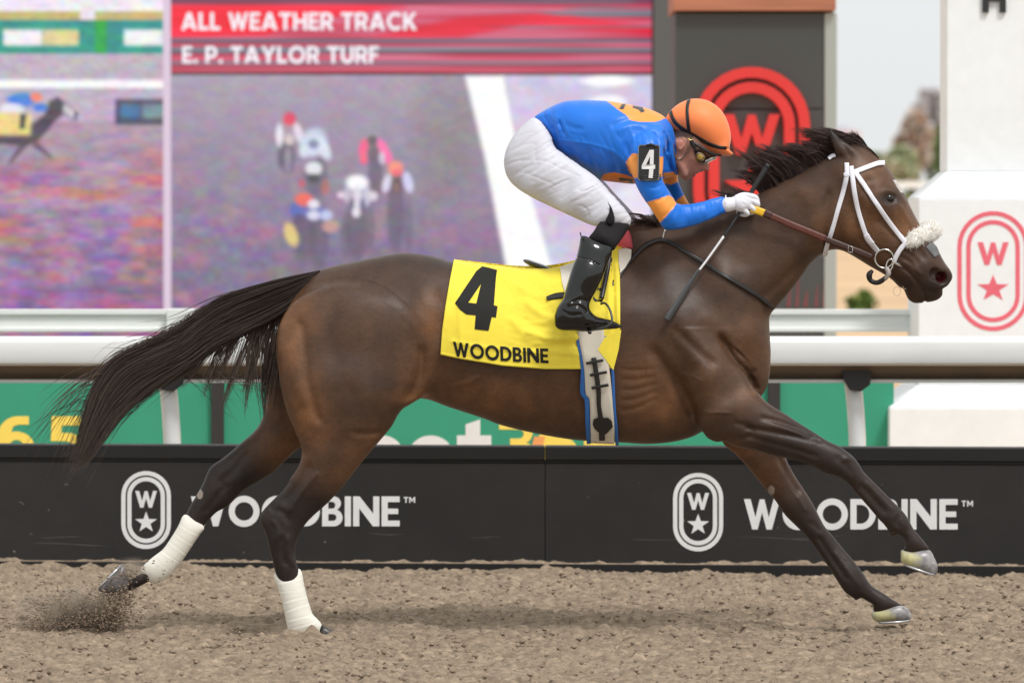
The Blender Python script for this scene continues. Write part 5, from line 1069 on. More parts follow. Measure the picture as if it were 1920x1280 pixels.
# neck strap with its ring: lies on the shoulders
ystrap = thing('breast_strap', 'thin black leather strap running round the lower neck and shoulder', 'strap', tuple(P(1300, 500, -.2)))
hstrap('strap', [(1128, 546), (1145, 536), (1160, 519), (1174, 498), (1190, 479), (1208, 462), (1228, 452), (1243, 450), (1262, 457), (1285, 472), (1315, 490), (1357, 516), (1399, 541), (1427, 559), (1449, 578)], 7.0, .006, .004, blk_l, ystrap, 110, 4, .02)
yy = float(hv.hit(1243, 442)[0][1]); tube('strap_ring', [(1247, 431, yy-.008), (1244, 440, yy-.012), (1243, 450, yy-.012)], .0035, steel_s, ystrap)

# ---------------------------------------------------------------- saddle cloth
Lx = lambda v: np.interp(v, [0, .25, .5, .8, 1], [826, 829, 835, 844, 851]); Rx = lambda v: np.interp(v, [0, .3, .5, .75, 1], [1151, 1163, 1163, 1162, 1172])
bot_u = [0, .12, .36, .60, .80, .84, .90, 1.0]; bot_y = [664, 672, 685, 691, 691, 690, 690, 690]
nu, nv = 150, 90; u = np.linspace(0, 1, nu); v = 1-(1-np.linspace(0, 1, nv))**1.6
back = crom([(845, 490), (900, 496), (960, 502), (1000, 503), (1040, 500), (1085, 490), (1120, 474), (1180, 430)], 6)
G = np.zeros((nu, nv, 2))
for i in range(nu):
    for j in range(nv):
        x = Lx(v[j])*(1-u[i])+Rx(v[j])*u[i]; yb2 = np.interp(u[i], bot_u, bot_y); yt = np.interp(x, back[:, 0], back[:, 1])-3; G[i, j] = (x, yb2+(yt-yb2)*v[j])
Pt, okh = hv.hit(G[..., 0], G[..., 1], .009, .02)
for i in range(nu):   # the cloth closes over the back on the mid line
    Pt[i, -1, 1] = 0.0
px_, py_ = G[..., 0], G[..., 1]
fold = 0
def foldline(path, w, a):
    global fold
    d, _ = seg_dist(px_, py_, crom(path, 4) if len(path) > 2 else np.array(path, float), False); fold = fold+a*np.exp(-(d/w)**2)
for pth, w, a in [([(1080, 632), (1050, 636), (1020, 634), (990, 622)], 6, .009), ([(1082, 645), (1040, 650), (1005, 650)], 5, -.005), ([(1040, 600), (1015, 590), (990, 570)], 7, .008), ([(1042, 614), (1010, 612), (985, 600)], 6, -.004), ([(935, 492), (950, 520), (985, 545)], 9, .006), ([(925, 500), (940, 535), (960, 560)], 8, -.004),
                  ([(848, 640), (900, 650), (1000, 660), (1085, 664)], 3, .003), ([(860, 560), (864, 640)], 5, .004), ([(1140, 500), (1142, 610)], 5, .007), ([(1150, 510), (1151, 620)], 4, -.005), ([(870, 500), (868, 540)], 6, .004), ([(1000, 510), (1040, 560), (1055, 620)], 12, .007), ([(960, 600), (1000, 640), (1060, 660)], 8, .005), ([(1155, 500), (1158, 600)], 5, .006)]: foldline(pth, w, a)
fold = fold+.006*(fbm(px_/60, py_/60, 12, 3)-.5)+.0035*(1-np.abs(2*fbm((px_*.9+py_*.5)/34, (py_*.9-px_*.3)/15, 13, 3)-1))**3*np.clip((px_-930)/80, 0, 1)
edge_w = np.clip(v[None, :]/.12, 0, 1)*np.clip((1-v[None, :])/.1, 0, 1)*np.clip(u[:, None]/.03+.3, 0, 1)
Nn = hv.normal(Pt); Pc = Pt+Nn*(fold*edge_w)[..., None]; Pc[:, 0] += Nn[:, 0]*0.004
yel_c = pm('yellow_cloth', lin((247, 226, 78)), 0.72, spec=0.2, sheen=.1, noise=[(9, .04), (26, .04)], bump=[(30, .16, .004), (700, .2, .0006)])
cloth = thing('saddle_cloth', 'yellow number 4 saddle cloth over the back of the racehorse', 'saddle cloth', tuple(P(980, 560, -.28)))
M_ = Pc[:, ::-1].copy(); M_[..., 1] *= -1; full = np.concatenate([Pc, M_[:, 1:]], 1)
Nf = np.concatenate([Nn, (Nn[:, ::-1]*np.array([1, -1, 1]))[:, 1:]], 1)
cloth_o = sheet('cloth', full, .003, yel_c, cloth, N=Nf)
from mathutils.bvhtree import BVHTree
def bvh_of(o):
    off = Vector(parent_loc(o)) if o.parent is None else Vector(parent_loc(o.parent)); return BVHTree.FromPolygons([v.co+off for v in o.data.vertices], [tuple(p.vertices) for p in o.data.polygons])
EYE = Vector((0, -CD, CH))
def on_bvh(bvh, px, py, off):
    t = Vector(P(px, py, -.5)); d = (t-EYE).normalized(); h = bvh.ray_cast(t, d)
    if h[0] is None:
        h = bvh.find_nearest(Vector(P(px, py, -.2)))
    return np.array(h[0]-d*off)
cb_ = bvh_of(cloth_o)
def on_cloth(px, py, off=.0022): return on_bvh(cb_, px, py, off)
def draped_glyph(name, loops, mapfn, mat, parent, surf, cell=5.0, th=.0012):
    """print that follows a surface: the outline is cut up into small triangles and each corner is laid on the surface"""
    import bmesh
    flat = [mapfn(a, b) for l in loops for a, b in l]; tr = tessellate_polygon([[Vector((*mapfn(a, b), 0)) for a, b in l] for l in loops])
    bm = bmesh.new(); vs = [bm.verts.new((x, y, 0)) for x, y in flat]
    for t in tr:
        try: bm.faces.new([vs[k] for k in t])
        except ValueError: pass
    for _ in range(5):
        ed = [e for e in bm.edges if e.calc_length() > cell]
        if not ed: break
        bmesh.ops.subdivide_edges(bm, edges=ed, cuts=1); bmesh.ops.triangulate(bm, faces=bm.faces[:])
    bm.verts.index_update(); V2 = np.array([surf(v.co.x, v.co.y) for v in bm.verts]); T = []
    for f in bm.faces:
        a, b, c = [v.index for v in f.verts]; n = np.cross(V2[b]-V2[a], V2[c]-V2[a]); T.append((a, b, c) if n[1] < 0 else (a, c, b))
    bm.free(); return mesh_np(name, V2, None, T, mat, parent, smooth=True)
ink = pm('black_print_cloth', lin((38, 38, 36)), 0.7, spec=0.2)
g4 = [[(852, 568), (858, 555), (899, 500), (904, 497), (933, 503), (927, 574), (932, 574), (930, 595), (924, 596), (915, 620), (889, 618), (891, 594), (868, 590)], [(878, 569), (893, 571), (902, 533)]]
g4 = [[(853, 568), (893, 508), (904, 499), (918, 502), (932, 506), (930, 520), (926, 572), (933, 574), (930, 595), (922, 594), (916, 620), (890, 617), (892, 591), (874, 589), (862, 580)], [(878, 567), (893, 569), (902, 532)]]
draped_glyph('number', g4, lambda a, b: (a, b), ink, cloth, on_cloth)
x = 0; ss = 31.5; tot = 0; word = 'WOODBINE'
for ch in word: tot += GL[ch][0]*1.02+.10
for ch in word:
    w_, lp = GL[ch]
    def mp(a, b, x=x):
        t = (x+a*1.02)/tot*181; return (850+t+(-b)*1.0, 667.5+t*.072-b*27.5+4*math.sin(t/181*3)*.6)
    draped_glyph('letter', [thin(l) for l in lp] if False else lp, mp, ink, cloth, on_cloth, 5); x += w_*1.02+.10
# the loose front corner of the cloth, folded over the girth
def flap_pt(px, py, off=.019): return hv.hit(np.array([px]), np.array([py]), off)[0][0]
fp = [(1121, 655), (1134, 632), (1165, 618), (1160, 655), (1150, 694), (1135, 673)]
draped_glyph('cloth_flap', [fp], lambda a, b: (a, b), yel_c, cloth, lambda a, b: flap_pt(a, b), 6)
# ---------------------------------------------------------------- girth
girth = thing('girth', 'off-white elastic girth edged in blue with a black buckle strap', 'girth', tuple(P(1120, 720, -.28)))
el = pm('girth_elastic', lin((212, 205, 190)), 0.8, noise=(20, .05), bump=(300, .4, .001, (1, 1, .2))); blue_e = pm('blue_edging', lin((44, 104, 176)), .6)
gl = crom([(1080, 610), (1086, 640), (1095, 690), (1098, 737), (1105, 748), (1107, 790), (1108, 829)], 6); gr = crom([(1132, 610), (1134, 640), (1143, 696), (1147, 734), (1149, 760), (1152, 800), (1152, 831)], 6)
a_, b_ = resample(gl, 60), resample(gr, 60); s01 = np.linspace(0, 1, 8)
GG = a_[:, None]*(1-s01[None, :, None])+b_[:, None]*s01[None, :, None]; patch(hv, 'elastic', GG, .015, .003, el, girth, smoothy=3)
for pts, w in (([(1082, 630), (1087, 655), (1093, 690), (1092, 735), (1100, 748), (1102, 790), (1104, 830)], [7, 7, 9, 9, 9, 9, 8]), ([(1135, 630), (1144, 670), (1149, 700), (1150, 735), (1152, 770), (1155, 800), (1157, 833)], [5, 5, 5, 6, 6, 6, 6])): patch(hv, 'edging', strap_grid(pts, w, 60, 3), .012, .004, blue_e, girth, smoothy=3)
hstrap('buckle_strap', [(1113, 670), (1118, 700), (1122, 730), (1123, 760), (1127, 790), (1129, 824)], [9, 9, 9, 8, 10, 11], .020, .005, blk_l, girth, 40)
for x_, y_ in ((1114, 679), (1121, 701), (1124, 725)): hstrap('crossbar', [(x_-15, y_+2), (x_+17, y_-4)], 5, .024, .004, blk_l, girth, 10)
gbk = [(1113, 786), (1120, 783), (1140, 783), (1147, 789), (1149, 800), (1142, 808), (1136, 814), (1124, 812), (1115, 804), (1111, 795)]
draped_glyph('girth_guard', [gbk], lambda a, b: (a, b), blk_l, girth, lambda a, b: flap_pt(a, b, .0245), 6)
# ---------------------------------------------------------------- saddle
saddle = thing('saddle', 'tiny black racing saddle on white pad under the jockey', 'saddle', tuple(P(1080, 500, 0)))
sv = Vol(*[float(q) for q in (P(970, 0)[0], P(1200, 0)[0], -.40, .2, P(0, 625)[2], P(0, 425)[2])], .004)
sv.pillow([(980, 488), (990, 486), (1020, 496), (1052, 504), (1100, 495), (1140, 462), (1158, 440), (1172, 432), (1170, 452), (1150, 480), (1110, 512), (1052, 517), (1020, 508), (992, 498)], 3.2, 0, 0, smooth=2)
sv.chain([(1100, 500, -.09, .012), (1110, 520, -.20, .010), (1118, 540, -.26, .010)], .01, lat=1)
vol_obj(sv, 'seat', pm('patent_leather', lin((26, 26, 27)), .16, spec=.6, coat=.6), saddle, None, 1)
pad = pm('foam_pad', lin((222, 216, 204)), .85); pinkm = pm('pink_foam', lin((222, 96, 108)), .85, noise=(30, .08), bump=(60, .3, .002))
def hpoly(name, pts, off, mat, par, cell=6): return draped_glyph(name, [pts], lambda a, b: (a, b), mat, par, lambda a, b: flap_pt(a, b, off), cell)
hpoly('pad', [(1050, 500), (1076, 492), (1080, 520), (1070, 545), (1060, 552), (1054, 530)], .018, pad, saddle)
hpoly('front_pad', [(1160, 468), (1172, 464), (1184, 468), (1183, 484), (1172, 502), (1163, 512), (1160, 490)], .016, pad, saddle)
pv_ = Vol(*[float(q) for q in (P(1140, 0)[0], P(1200, 0)[0], -.22, .22, P(0, 490)[2], P(0, 410)[2])], .003)
pv_.pillow([(1168, 430), (1180, 434), (1184, 450), (1186, 468), (1176, 466), (1168, 466), (1156, 460), (1150, 452), (1158, 440)], 2.2, -.06, 0, smooth=2); vol_obj(pv_, 'pink_pad', pinkm, saddle, None, 1)
lea = [(1143, 470), (1140, 500), (1134, 530), (1128, 560)]
patch(hv, 'stirrup_leather', strap_grid(lea, 9, 30, 3), .024, .004, blk_l, saddle); hpoly('flap', [(1124, 500), (1148, 480), (1146, 520), (1136, 560), (1120, 575), (1112, 560)], .0135, pm('dark_flap', lin((22, 22, 22)), .3, spec=.6), saddle)
patch(hv, 'girth_tab', strap_grid([(1025, 560), (1040, 556), (1062, 553)], [7, 11, 10], 16, 4), .020, .004, blk_l, saddle)
# ---------------------------------------------------------------- bandages on the hind legs
band_m = pm('white_bandage', lin((232, 229, 218)), .88, spec=.15, noise=[(16, .04)], bump=[(26, .25, .003, (1, 1, 3)), (500, .2, .0006)])
def bandage(poly, Yc, lam, wraps, label):
    w = P(*np.array(poly, float).T, Yc); v = Vol(w[:, 0].min()-.02, w[:, 0].max()+.02, Yc-.09, Yc+.09, w[:, 2].min()-.02, w[:, 2].max()+.02, .003)
    v.pillow(poly, lam, Yc, 0, Yc, smooth=3, off=-.002)
    for a, b in wraps: v.stroke([a, ((a[0]+b[0])/2+rng.normal(), (a[1]+b[1])/2+rng.normal()), b], 1.1, .0011, 0, Y0=Yc, soft_ends=False); v.stroke([(a[0], a[1]+3.2), (b[0], b[1]+3.2)], 2.2, -.0006, 0, Y0=Yc, soft_ends=False)
    o = vol_obj(v, 'leg_bandage', band_m, None, None, 1); tag(o, label, 'leg bandage', 'bandages on the hind legs'); return o
bandage([(514, 1076), (522, 1101), (531, 1132), (537, 1161), (543, 1187), (550, 1196), (566, 1194), (582, 1193), (596, 1189), (601, 1179), (602, 1170), (592, 1158), (585, 1150), (577, 1126), (569, 1095), (562, 1067), (538, 1071)], -.125, .9,
        [((518, 1092), (566, 1082)), ((524, 1108), (571, 1100)), ((529, 1128), (576, 1116)), ((533, 1146), (580, 1130)), ((538, 1162), (586, 1150)), ((542, 1178), (592, 1164))], 'white bandage on the planted near hind leg, its foot in the dirt')
bandage([(346, 965), (335, 986), (319, 1012), (306, 1030), (288, 1044), (274, 1056), (264, 1069), (270, 1080), (282, 1090), (294, 1092), (306, 1087), (320, 1076), (341, 1050), (357, 1026), (373, 1002), (382, 988), (366, 976)], .112, .9,
        [((338, 983), (374, 1002)), ((329, 1000), (362, 1020)), ((318, 1014), (350, 1038)), ((304, 1032), (338, 1054)), ((290, 1046), (322, 1070))], 'white bandage on the trailing far hind leg, above the lifted hoof')
# ================================================================== JOCKEY
tJ = time.time()
JO = tuple(float(q) for q in P(1100, 560, -.1))
jock = thing('person', 'jockey in blue and orange silks and orange helmet crouching over the horse', 'person', JO)
TOR = [(1001, 222), (1017, 209), (1040, 197), (1060, 190), (1085, 188), (1105, 188), (1142, 190), (1167, 194), (1205, 201), (1230, 210), (1248, 222), (1254, 245), (1258, 270), (1262, 295), (1266, 318), (1268, 330), (1240, 336), (1210, 342),
       (1188, 345), (1155, 342), (1125, 337), (1100, 322), (1070, 302), (1042, 282), (1034, 260), (1020, 238)]
TL = [(1020, 230, 1.45), (1100, 250, 1.55), (1180, 260, 1.75), (1225, 270, 1.85), (1260, 290, 1.1)]
NARM = [(1208, 258), (1190, 266), (1179, 285), (1176, 306), (1184, 329), (1190, 344), (1201, 364), (1216, 387), (1233, 413), (1243, 427), (1256, 432), (1284, 428), (1315, 419), (1344, 407), (1366, 395), (1361, 382), (1358, 369), (1341, 371), (1308, 380), (1281, 383), (1268, 380), (1262, 370), (1250, 352), (1242, 336), (1243, 305), (1236, 275), (1224, 260)]
NAC = [(1210, 285, -.185), (1215, 340, -.205), (1245, 405, -.205), (1300, 400, -.165), (1360, 383, -.125)]
FARM = [(1236, 300), (1240, 330), (1250, 355), (1264, 380), (1278, 398), (1300, 402), (1340, 398), (1366, 394), (1360, 376), (1320, 384), (1296, 384), (1290, 378), (1281, 361), (1272, 340), (1270, 322), (1262, 300)]
FAC = [(1250, 320, .17), (1280, 385, .19), (1360, 385, .12)]
THI = [(1002, 222), (980, 237), (963, 257), (951, 280), (946, 305), (951, 330), (967, 350), (1000, 371), (1042, 391), (1080, 409), (1110, 422), (1127, 424), (1150, 424), (1176, 424), (1182, 410), (1171, 392), (1143, 360), (1120, 335), (1092, 314), (1060, 291), (1042, 277), (1032, 255), (1018, 232)]
TC = [(970, 300, -.085), (1040, 340, -.12), (1100, 375, -.19), (1155, 412, -.245)]
PEL = [(1018, 230), (1001, 221), (980, 237), (963, 257), (951, 280), (947, 305), (953, 328), (970, 346), (1000, 358), (1030, 340), (1046, 300), (1036, 258)]
FTH = [(1060, 290), (1092, 308), (1125, 334), (1150, 360), (1177, 388), (1192, 407), (1188, 425), (1150, 424), (1080, 400), (1010, 365), (990, 330)]
SOCK = [(1104, 445), (1113, 434), (1123, 418), (1135, 411), (1155, 412), (1173, 415), (1180, 423), (1171, 441), (1157, 460), (1148, 470), (1128, 462), (1108, 452)]
BOOT = [(1091, 442), (1086, 460), (1081, 480), (1073, 500), (1067, 520), (1061, 540), (1055, 560), (1046, 573), (1041, 585), (1039, 598), (1041, 612), (1053, 619), (1075, 620), (1102, 622), (1125, 619), (1150, 617), (1167, 613), (1160, 607), (1146, 600), (1131, 596), (1118, 592), (1108, 582), (1106, 570), (1112, 556), (1120, 541), (1130, 520), (1139, 495), (1149, 466), (1135, 456), (1112, 448)]
HEAD = [(1256, 252), (1255, 270), (1258, 290), (1263, 305), (1266, 318), (1272, 328), (1279, 335), (1286, 339), (1291, 337), (1296, 333), (1302, 332), (1306, 329), (1305, 326), (1311, 325), (1312, 321), (1317, 324), (1320, 319), (1328, 320), (1331, 315), (1328, 306), (1330, 298), (1336, 290), (1336, 270), (1325, 245), (1300, 225), (1272, 228)]
HX = (float(P(935, 400)[0]), float(P(1400, 400)[0]), -.45, .42, float(P(0, 640)[2]), float(P(0, 180)[2]))
def leg_fields(v, off, k=.03, sgn=1):
    S_ = lambda L_: [(a, b, c*sgn) for a, b, c in L_]
    v.pillow(THI, [(970, 300, .85), (1060, 340, .80), (1150, 410, .85)], S_(TC), k, -.17*sgn, off=off)
def torso_fields(v, off, k=.03): v.pillow(TOR, TL, 0, k, 0, off=off, cap=.14)
# body: one continuous figure, clothed below the neck
bv = Vol(*HX, .004)
torso_fields(bv, .012); bv.pillow(PEL, 1.6, 0, .03, off=.012); leg_fields(bv, .012); leg_fields(bv, .012, sgn=-1)
bv.pillow(NARM, .85, NAC, .03, -.18, off=.008); bv.pillow(FARM, .85, FAC, .03, .17, off=.006)
bv.chain([(1146, 396, -.235, .018), (1130, 445, -.29, .022), (1110, 490, -.325, .02), (1080, 560, -.345, .018)], .01)
bv.chain([(1146, 396, .235, .018), (1130, 445, .29, .022), (1110, 490, .325, .02), (1080, 560, .345, .018)], .01)
bv.chain([(1362, 383, -.12, .022), (1385, 380, -.115, .02)], .02); bv.chain([(1362, 385, .12, .022), (1385, 383, .115, .02)], .02)
bv.chain([(1210, 262, 0, .062), (1262, 282, 0, .056)], .03)
bv.pillow(HEAD, [(1275, 280, 1.12), (1300, 300, 1.05), (1320, 318, .80), (1290, 335, .85)], 0, .02, smooth=2)
for sg in (-1, 1):
    bv.chain([(1300, 296, sg*.056, .010), (1316, 302, sg*.040, .009)], .016)     # cheekbone
    bv.chain([(1272, 300, sg*.055, .012), (1284, 326, sg*.040, .011)], .018)     # jaw
    bv.chain([(1324, 317, sg*.012, .006)], .008)                                   # nostril wing
    bv.pillow([(1265, 263), (1270, 256), (1279, 256), (1286, 263), (1285, 272), (1279, 280), (1273, 284), (1268, 279), (1264, 271)], .45, sg*.082, .006, smooth=3)
G2 = lambda p, w, a, s=0: bv.stroke(p, w, a, s, 0, -.06, soft_ends=False)
G2([(1270, 262), (1278, 261), (1281, 268), (1276, 276)], 1.7, .006); G2([(1299, 328), (1306, 327)], 1.3, .003); G2([(1308, 316), (1316, 319)], 1.4, .002); G2([(1302, 312), (1297, 320), (1292, 328)], 2.2, .0015); G2([(1290, 334), (1296, 331)], 2, .001)
def skincol(V):
    px, py = PX(V); n = len(V); c = np.zeros((n, 3)); c[:] = lin((182, 130, 113)); m = fbm(px/5, py/5, 5, 3)
    w = np.clip(1-np.hypot((px-1290)/22, (py-326)/16), 0, 1)*.5; c = c*(1-w[:, None])+lin((150, 118, 108))*w[:, None]
    w = np.clip(1.3-np.hypot((px-1303)/6, (py-328)/3.2), 0, 1)*.8; c = c*(1-w[:, None])+lin((172, 78, 78))*w[:, None]
    w = np.clip(1.2-np.hypot((px-1274)/8, (py-270)/10), 0, 1)*.35; c = c*(1-w[:, None])+lin((206, 110, 96))*w[:, None]
    w = np.clip(1.3-np.hypot((px-1325)/5, (py-316)/5), 0, 1)*.3; c = c*(1-w[:, None])+lin((200, 100, 90))*w[:, None]
    h = (px < 1268)*(py < 300)*np.clip((1266-px+(py < 262)*8)/4, 0, 1)*.75; h = np.maximum(h, ((py < 258) & (px < 1300))*.85); h = np.maximum(h, np.clip(1-np.abs(px-1290)/3.5, 0, 1)*(py < 288)*(py > 255)*.5)
    c = c*(1-h[:, None])+lin((66, 54, 46))*h[:, None]
    lg = (py > 392) & (px < 1205); c[lg] = lin((34, 32, 34))
    return c*(.92+.16*m)[:, None]
skin_m = pm('skin', attr=True, rough=.5, spec=.35, sub=.12, bump=(260, .15, .001))
vol_obj(bv, 'body', skin_m, jock, skincol, 1); print('jockey body', time.time()-tJ)

# ---- silks
jv = Vol(float(P(990, 0)[0]), float(P(1385, 0)[0]), -.30, .30, float(P(0, 445)[2]), float(P(0, 180)[2]), .0038)
torso_fields(jv, 0); jv.pillow(NARM, .88, NAC, .028, -.18); jv.pillow(FARM, .88, FAC, .028, .17)
jv.chain([(1225, 262, -.12, .055), (1213, 285, -.175, .045)], .04); jv.chain([(1225, 262, .12, .055), (1213, 285, .175, .045)], .04)
jv.chain([(1240, 250, -.05, .045), (1250, 280, -.045, .04)], .03)
J = lambda p, w, a, s=0, soft=True: jv.stroke(p, w, a, s, 0, -.12, soft_ends=soft)
J([(1047, 262), (1080, 266), (1105, 270), (1130, 276), (1150, 284), (1165, 296), (1176, 310)], 1.7, -.0025, -1, False)
for p, w, a in [([(1048, 222), (1052, 240), (1060, 255)], 3, .007), ([(1042, 212), (1045, 232), (1052, 250)], 3, -.005), ([(1036, 232), (1042, 250), (1046, 268)], 2.5, .006), ([(1025, 214), (1036, 228), (1050, 236)], 2.5, .004), ([(1017, 216), (1028, 228), (1040, 246)], 2.5, .005),
                ([(1060, 225), (1070, 238), (1100, 244)], 5, .004), ([(1140, 242), (1160, 232), (1200, 222), (1240, 232)], 6, .006), ([(1150, 250), (1180, 236), (1215, 236)], 6, -.004), ([(1222, 245), (1232, 265), (1236, 285)], 3, .007), ([(1236, 242), (1244, 262), (1247, 285)], 2.6, -.006), ([(1242, 244), (1250, 262), (1252, 290)], 2.4, .007),
                ([(1070, 270), (1076, 290), (1090, 305)], 4, .004), ([(1100, 275), (1108, 295), (1118, 320)], 4, .0045), ([(1120, 280), (1132, 300), (1140, 325)], 4, -.003), ([(1140, 285), (1152, 305), (1160, 330)], 4, .004), ([(1052, 262), (1060, 275), (1072, 285)], 3, .004), ([(1090, 272), (1098, 290)], 3, -.003),
                ([(1168, 262), (1176, 282), (1184, 300)], 5, .004), ([(1180, 236), (1186, 255), (1190, 272)], 5, -.003)]: J(p, w, a, -1)
for i in range(11): x0 = 1268+i*8.2; jv.stroke([(x0, 384-.12*(x0-1268)), (x0+2, 392-.12*(x0-1268)), (x0+1, 402-.14*(x0-1268))], 1.7, .0024*(1 if i % 2 else .6), -1, 0, -.18)
for p in ([(1240, 345), (1228, 352), (1214, 352)], [(1250, 360), (1240, 372), (1226, 378)], [(1262, 382), (1252, 398), (1240, 408)], [(1268, 390), (1262, 404), (1256, 420)]): jv.stroke(p, 2.6, .0035, -1, 0, -.2)
jv.stroke([(1259, 428), (1300, 420), (1340, 404), (1362, 390)], 1.2, -.0018, -1, 0, -.18)
def sk_folds(px, py):
    a = R(68); uu_ = px*math.cos(a)+py*math.sin(a); vv_ = -px*math.sin(a)+py*math.cos(a); w_ = 12*(fbm(px/50, py/50, 45, 2)-.5)
    n1 = 1-np.abs(2*vn((uu_+w_)/44, (vv_+w_)/11.0, 46)-1); low = np.clip((py-222-(px-1040)*.05)/30, 0.12, 1); ws = np.clip((1075-px)/50, 0, 1)*.8
    arm = np.clip((py-340)/20, 0, 1)
    return .0040*n1**3*np.clip(low*.8+ws, 0, 1.2)*(1-.5*arm)
jv.creases(sk_folds, -.01)
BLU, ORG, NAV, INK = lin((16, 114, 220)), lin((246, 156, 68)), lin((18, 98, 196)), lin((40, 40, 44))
def inq(px, py, q): return seg_dist(px, py, np.array(q, float), True)[1]
def silks(V):
    px, py = PX(V); y = V[:, 1]; c = np.zeros((len(V), 3)); c[:] = BLU
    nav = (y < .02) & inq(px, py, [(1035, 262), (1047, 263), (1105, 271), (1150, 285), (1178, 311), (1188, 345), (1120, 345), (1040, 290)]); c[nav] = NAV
    disc = (((px-1194)/57)**2+(y/.150)**2 < 1) & (py < 236); c[disc] = ORG
    for q in ([(1166, 195), (1174, 195), (1169, 206), (1160, 205)], [(1187, 198), (1205, 201), (1209, 209), (1202, 212), (1197, 206), (1185, 202)]): c[disc & inq(px, py, q)] = INK
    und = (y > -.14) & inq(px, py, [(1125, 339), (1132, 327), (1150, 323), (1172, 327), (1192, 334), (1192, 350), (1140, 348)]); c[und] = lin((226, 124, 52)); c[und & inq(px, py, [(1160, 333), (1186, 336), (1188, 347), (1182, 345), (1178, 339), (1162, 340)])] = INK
    near = y < -.03; far = y > .05
    c[near & inq(px, py, [(1178, 318), (1173, 304), (1185, 288), (1262, 296), (1262, 332), (1186, 334)]) & (y < -.12)] = ORG
    c[near & inq(px, py, [(1203, 388), (1214, 379), (1255, 366), (1270, 377), (1266, 386), (1237, 419), (1222, 430)])] = ORG
    c[far & inq(px, py, [(1225, 328), (1240, 343), (1258, 346), (1280, 338), (1280, 315), (1230, 315)])] = ORG
    c[far & inq(px, py, [(1256, 378), (1266, 378), (1284, 364), (1300, 366), (1300, 392), (1270, 400)])] = ORG
    c[(y > -.10) & (y < .05) & inq(px, py, [(1243, 324), (1272, 322), (1274, 346), (1250, 350)])] = ORG
    return c
silk_m = pm('silks', attr=True, rough=.42, spec=.45, sheen=.15, bump=[(60, .10, .003), (900, .15, .0005)])
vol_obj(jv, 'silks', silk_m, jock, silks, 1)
# collar
tube('collar', [(1239, 238, -.075), (1250, 262, -.082), (1259, 290, -.07), (1264, 312, -.045), (1268, 326, 0)], [.010, .010, .010, .009, .007], pm('blue_collar', BLU, .45, sheen=.2), jock)
# ---- breeches
pvv = Vol(float(P(938, 0)[0]), float(P(1205, 0)[0]), -.36, .36, float(P(0, 436)[2]), float(P(0, 212)[2]), .0038)
pvv.pillow(PEL, 1.65, 0, .03, off=-.001); leg_fields(pvv, -.001); leg_fields(pvv, -.001, sgn=-1); pvv.pillow(FTH, .8, .17, .03, .17)
W_ = lambda p, w, a: pvv.stroke([(930+x/4, 160+y/4) for x, y in p], w, a, -1, 0, -.17)
for p, w, a in [([(75, 600), (150, 570), (270, 560)], 2.0, .005), ([(150, 670), (220, 620), (330, 590)], 2.0, .005), ([(200, 665), (300, 640), (370, 560)], 2.2, .006), ([(230, 665), (330, 700), (440, 745)], 2.2, .006), ([(280, 560), (380, 570), (450, 610)], 2.2, .005), ([(370, 450), (420, 490), (460, 540)], 2.5, .005),
                ([(430, 600), (520, 640), (640, 690)], 2.2, .005), ([(400, 790), (440, 750), (560, 700)], 2.2, .006), ([(480, 860), (560, 800), (650, 740), (740, 720)], 2.2, .007), ([(540, 880), (640, 850), (720, 820)], 2.2, .006), ([(560, 800), (640, 790), (740, 740)], 2.5, -.004), ([(600, 900), (660, 910), (690, 960), (700, 1010)], 2.5, .006),
                ([(640, 930), (720, 900), (800, 850)], 2.0, .006), ([(700, 960), (760, 920), (830, 870)], 2.0, .005), ([(720, 1010), (780, 970), (840, 900)], 2.0, .005), ([(860, 930), (920, 900), (960, 890)], 2.0, .005), ([(880, 980), (930, 960), (990, 960)], 2.0, .006), ([(880, 860), (900, 900), (960, 950)], 2, .004), ([(820, 860), (860, 880), (920, 850)], 2.0, .005),
                ([(300, 420), (290, 500), (300, 580)], 4, .004), ([(480, 560), (600, 640), (760, 780), (900, 920)], 5, -.004), ([(140, 400), (220, 360), (300, 350)], 2.5, .003), ([(110, 500), (200, 450), (300, 430)], 2.5, .003), ([(660, 700), (740, 740), (800, 800)], 2.5, .005), ([(600, 620), (680, 690), (720, 760)], 2.5, .004)]: W_(p, w*.8, a*.36)
def br_folds(px, py):
    a = R(-27); uu_ = (px*math.cos(a)+py*math.sin(a)); vv_ = (-px*math.sin(a)+py*math.cos(a)); w_ = 10*(fbm(px/40, py/40, 41, 2)-.5)
    n1 = 1-np.abs(2*vn((uu_+w_)/70, (vv_+w_)/7.0, 42)-1); n2 = 1-np.abs(2*vn(uu_/22, vv_/5.0, 43)-1)
    m = np.clip((px-948)/30, 0.25, 1)*np.clip(1.25-np.hypot((px-1000)/50, (py-290)/40)*-.0, 0, 1)*(.35+.9*np.clip(fbm(px/36, py/30, 44, 2)*2-.6, 0, 1))
    return (.0030*n1**4+.0009*n2**3-.0008)*m
pvv.creases(br_folds, -.02)
breech_m = pm('white_breeches', lin((208, 208, 216)), .62, spec=.3, bump=[(34, .18, .003, (1, 1, 2)), (160, .12, .001)])
vol_obj(pvv, 'breeches', breech_m, jock, None, 1)
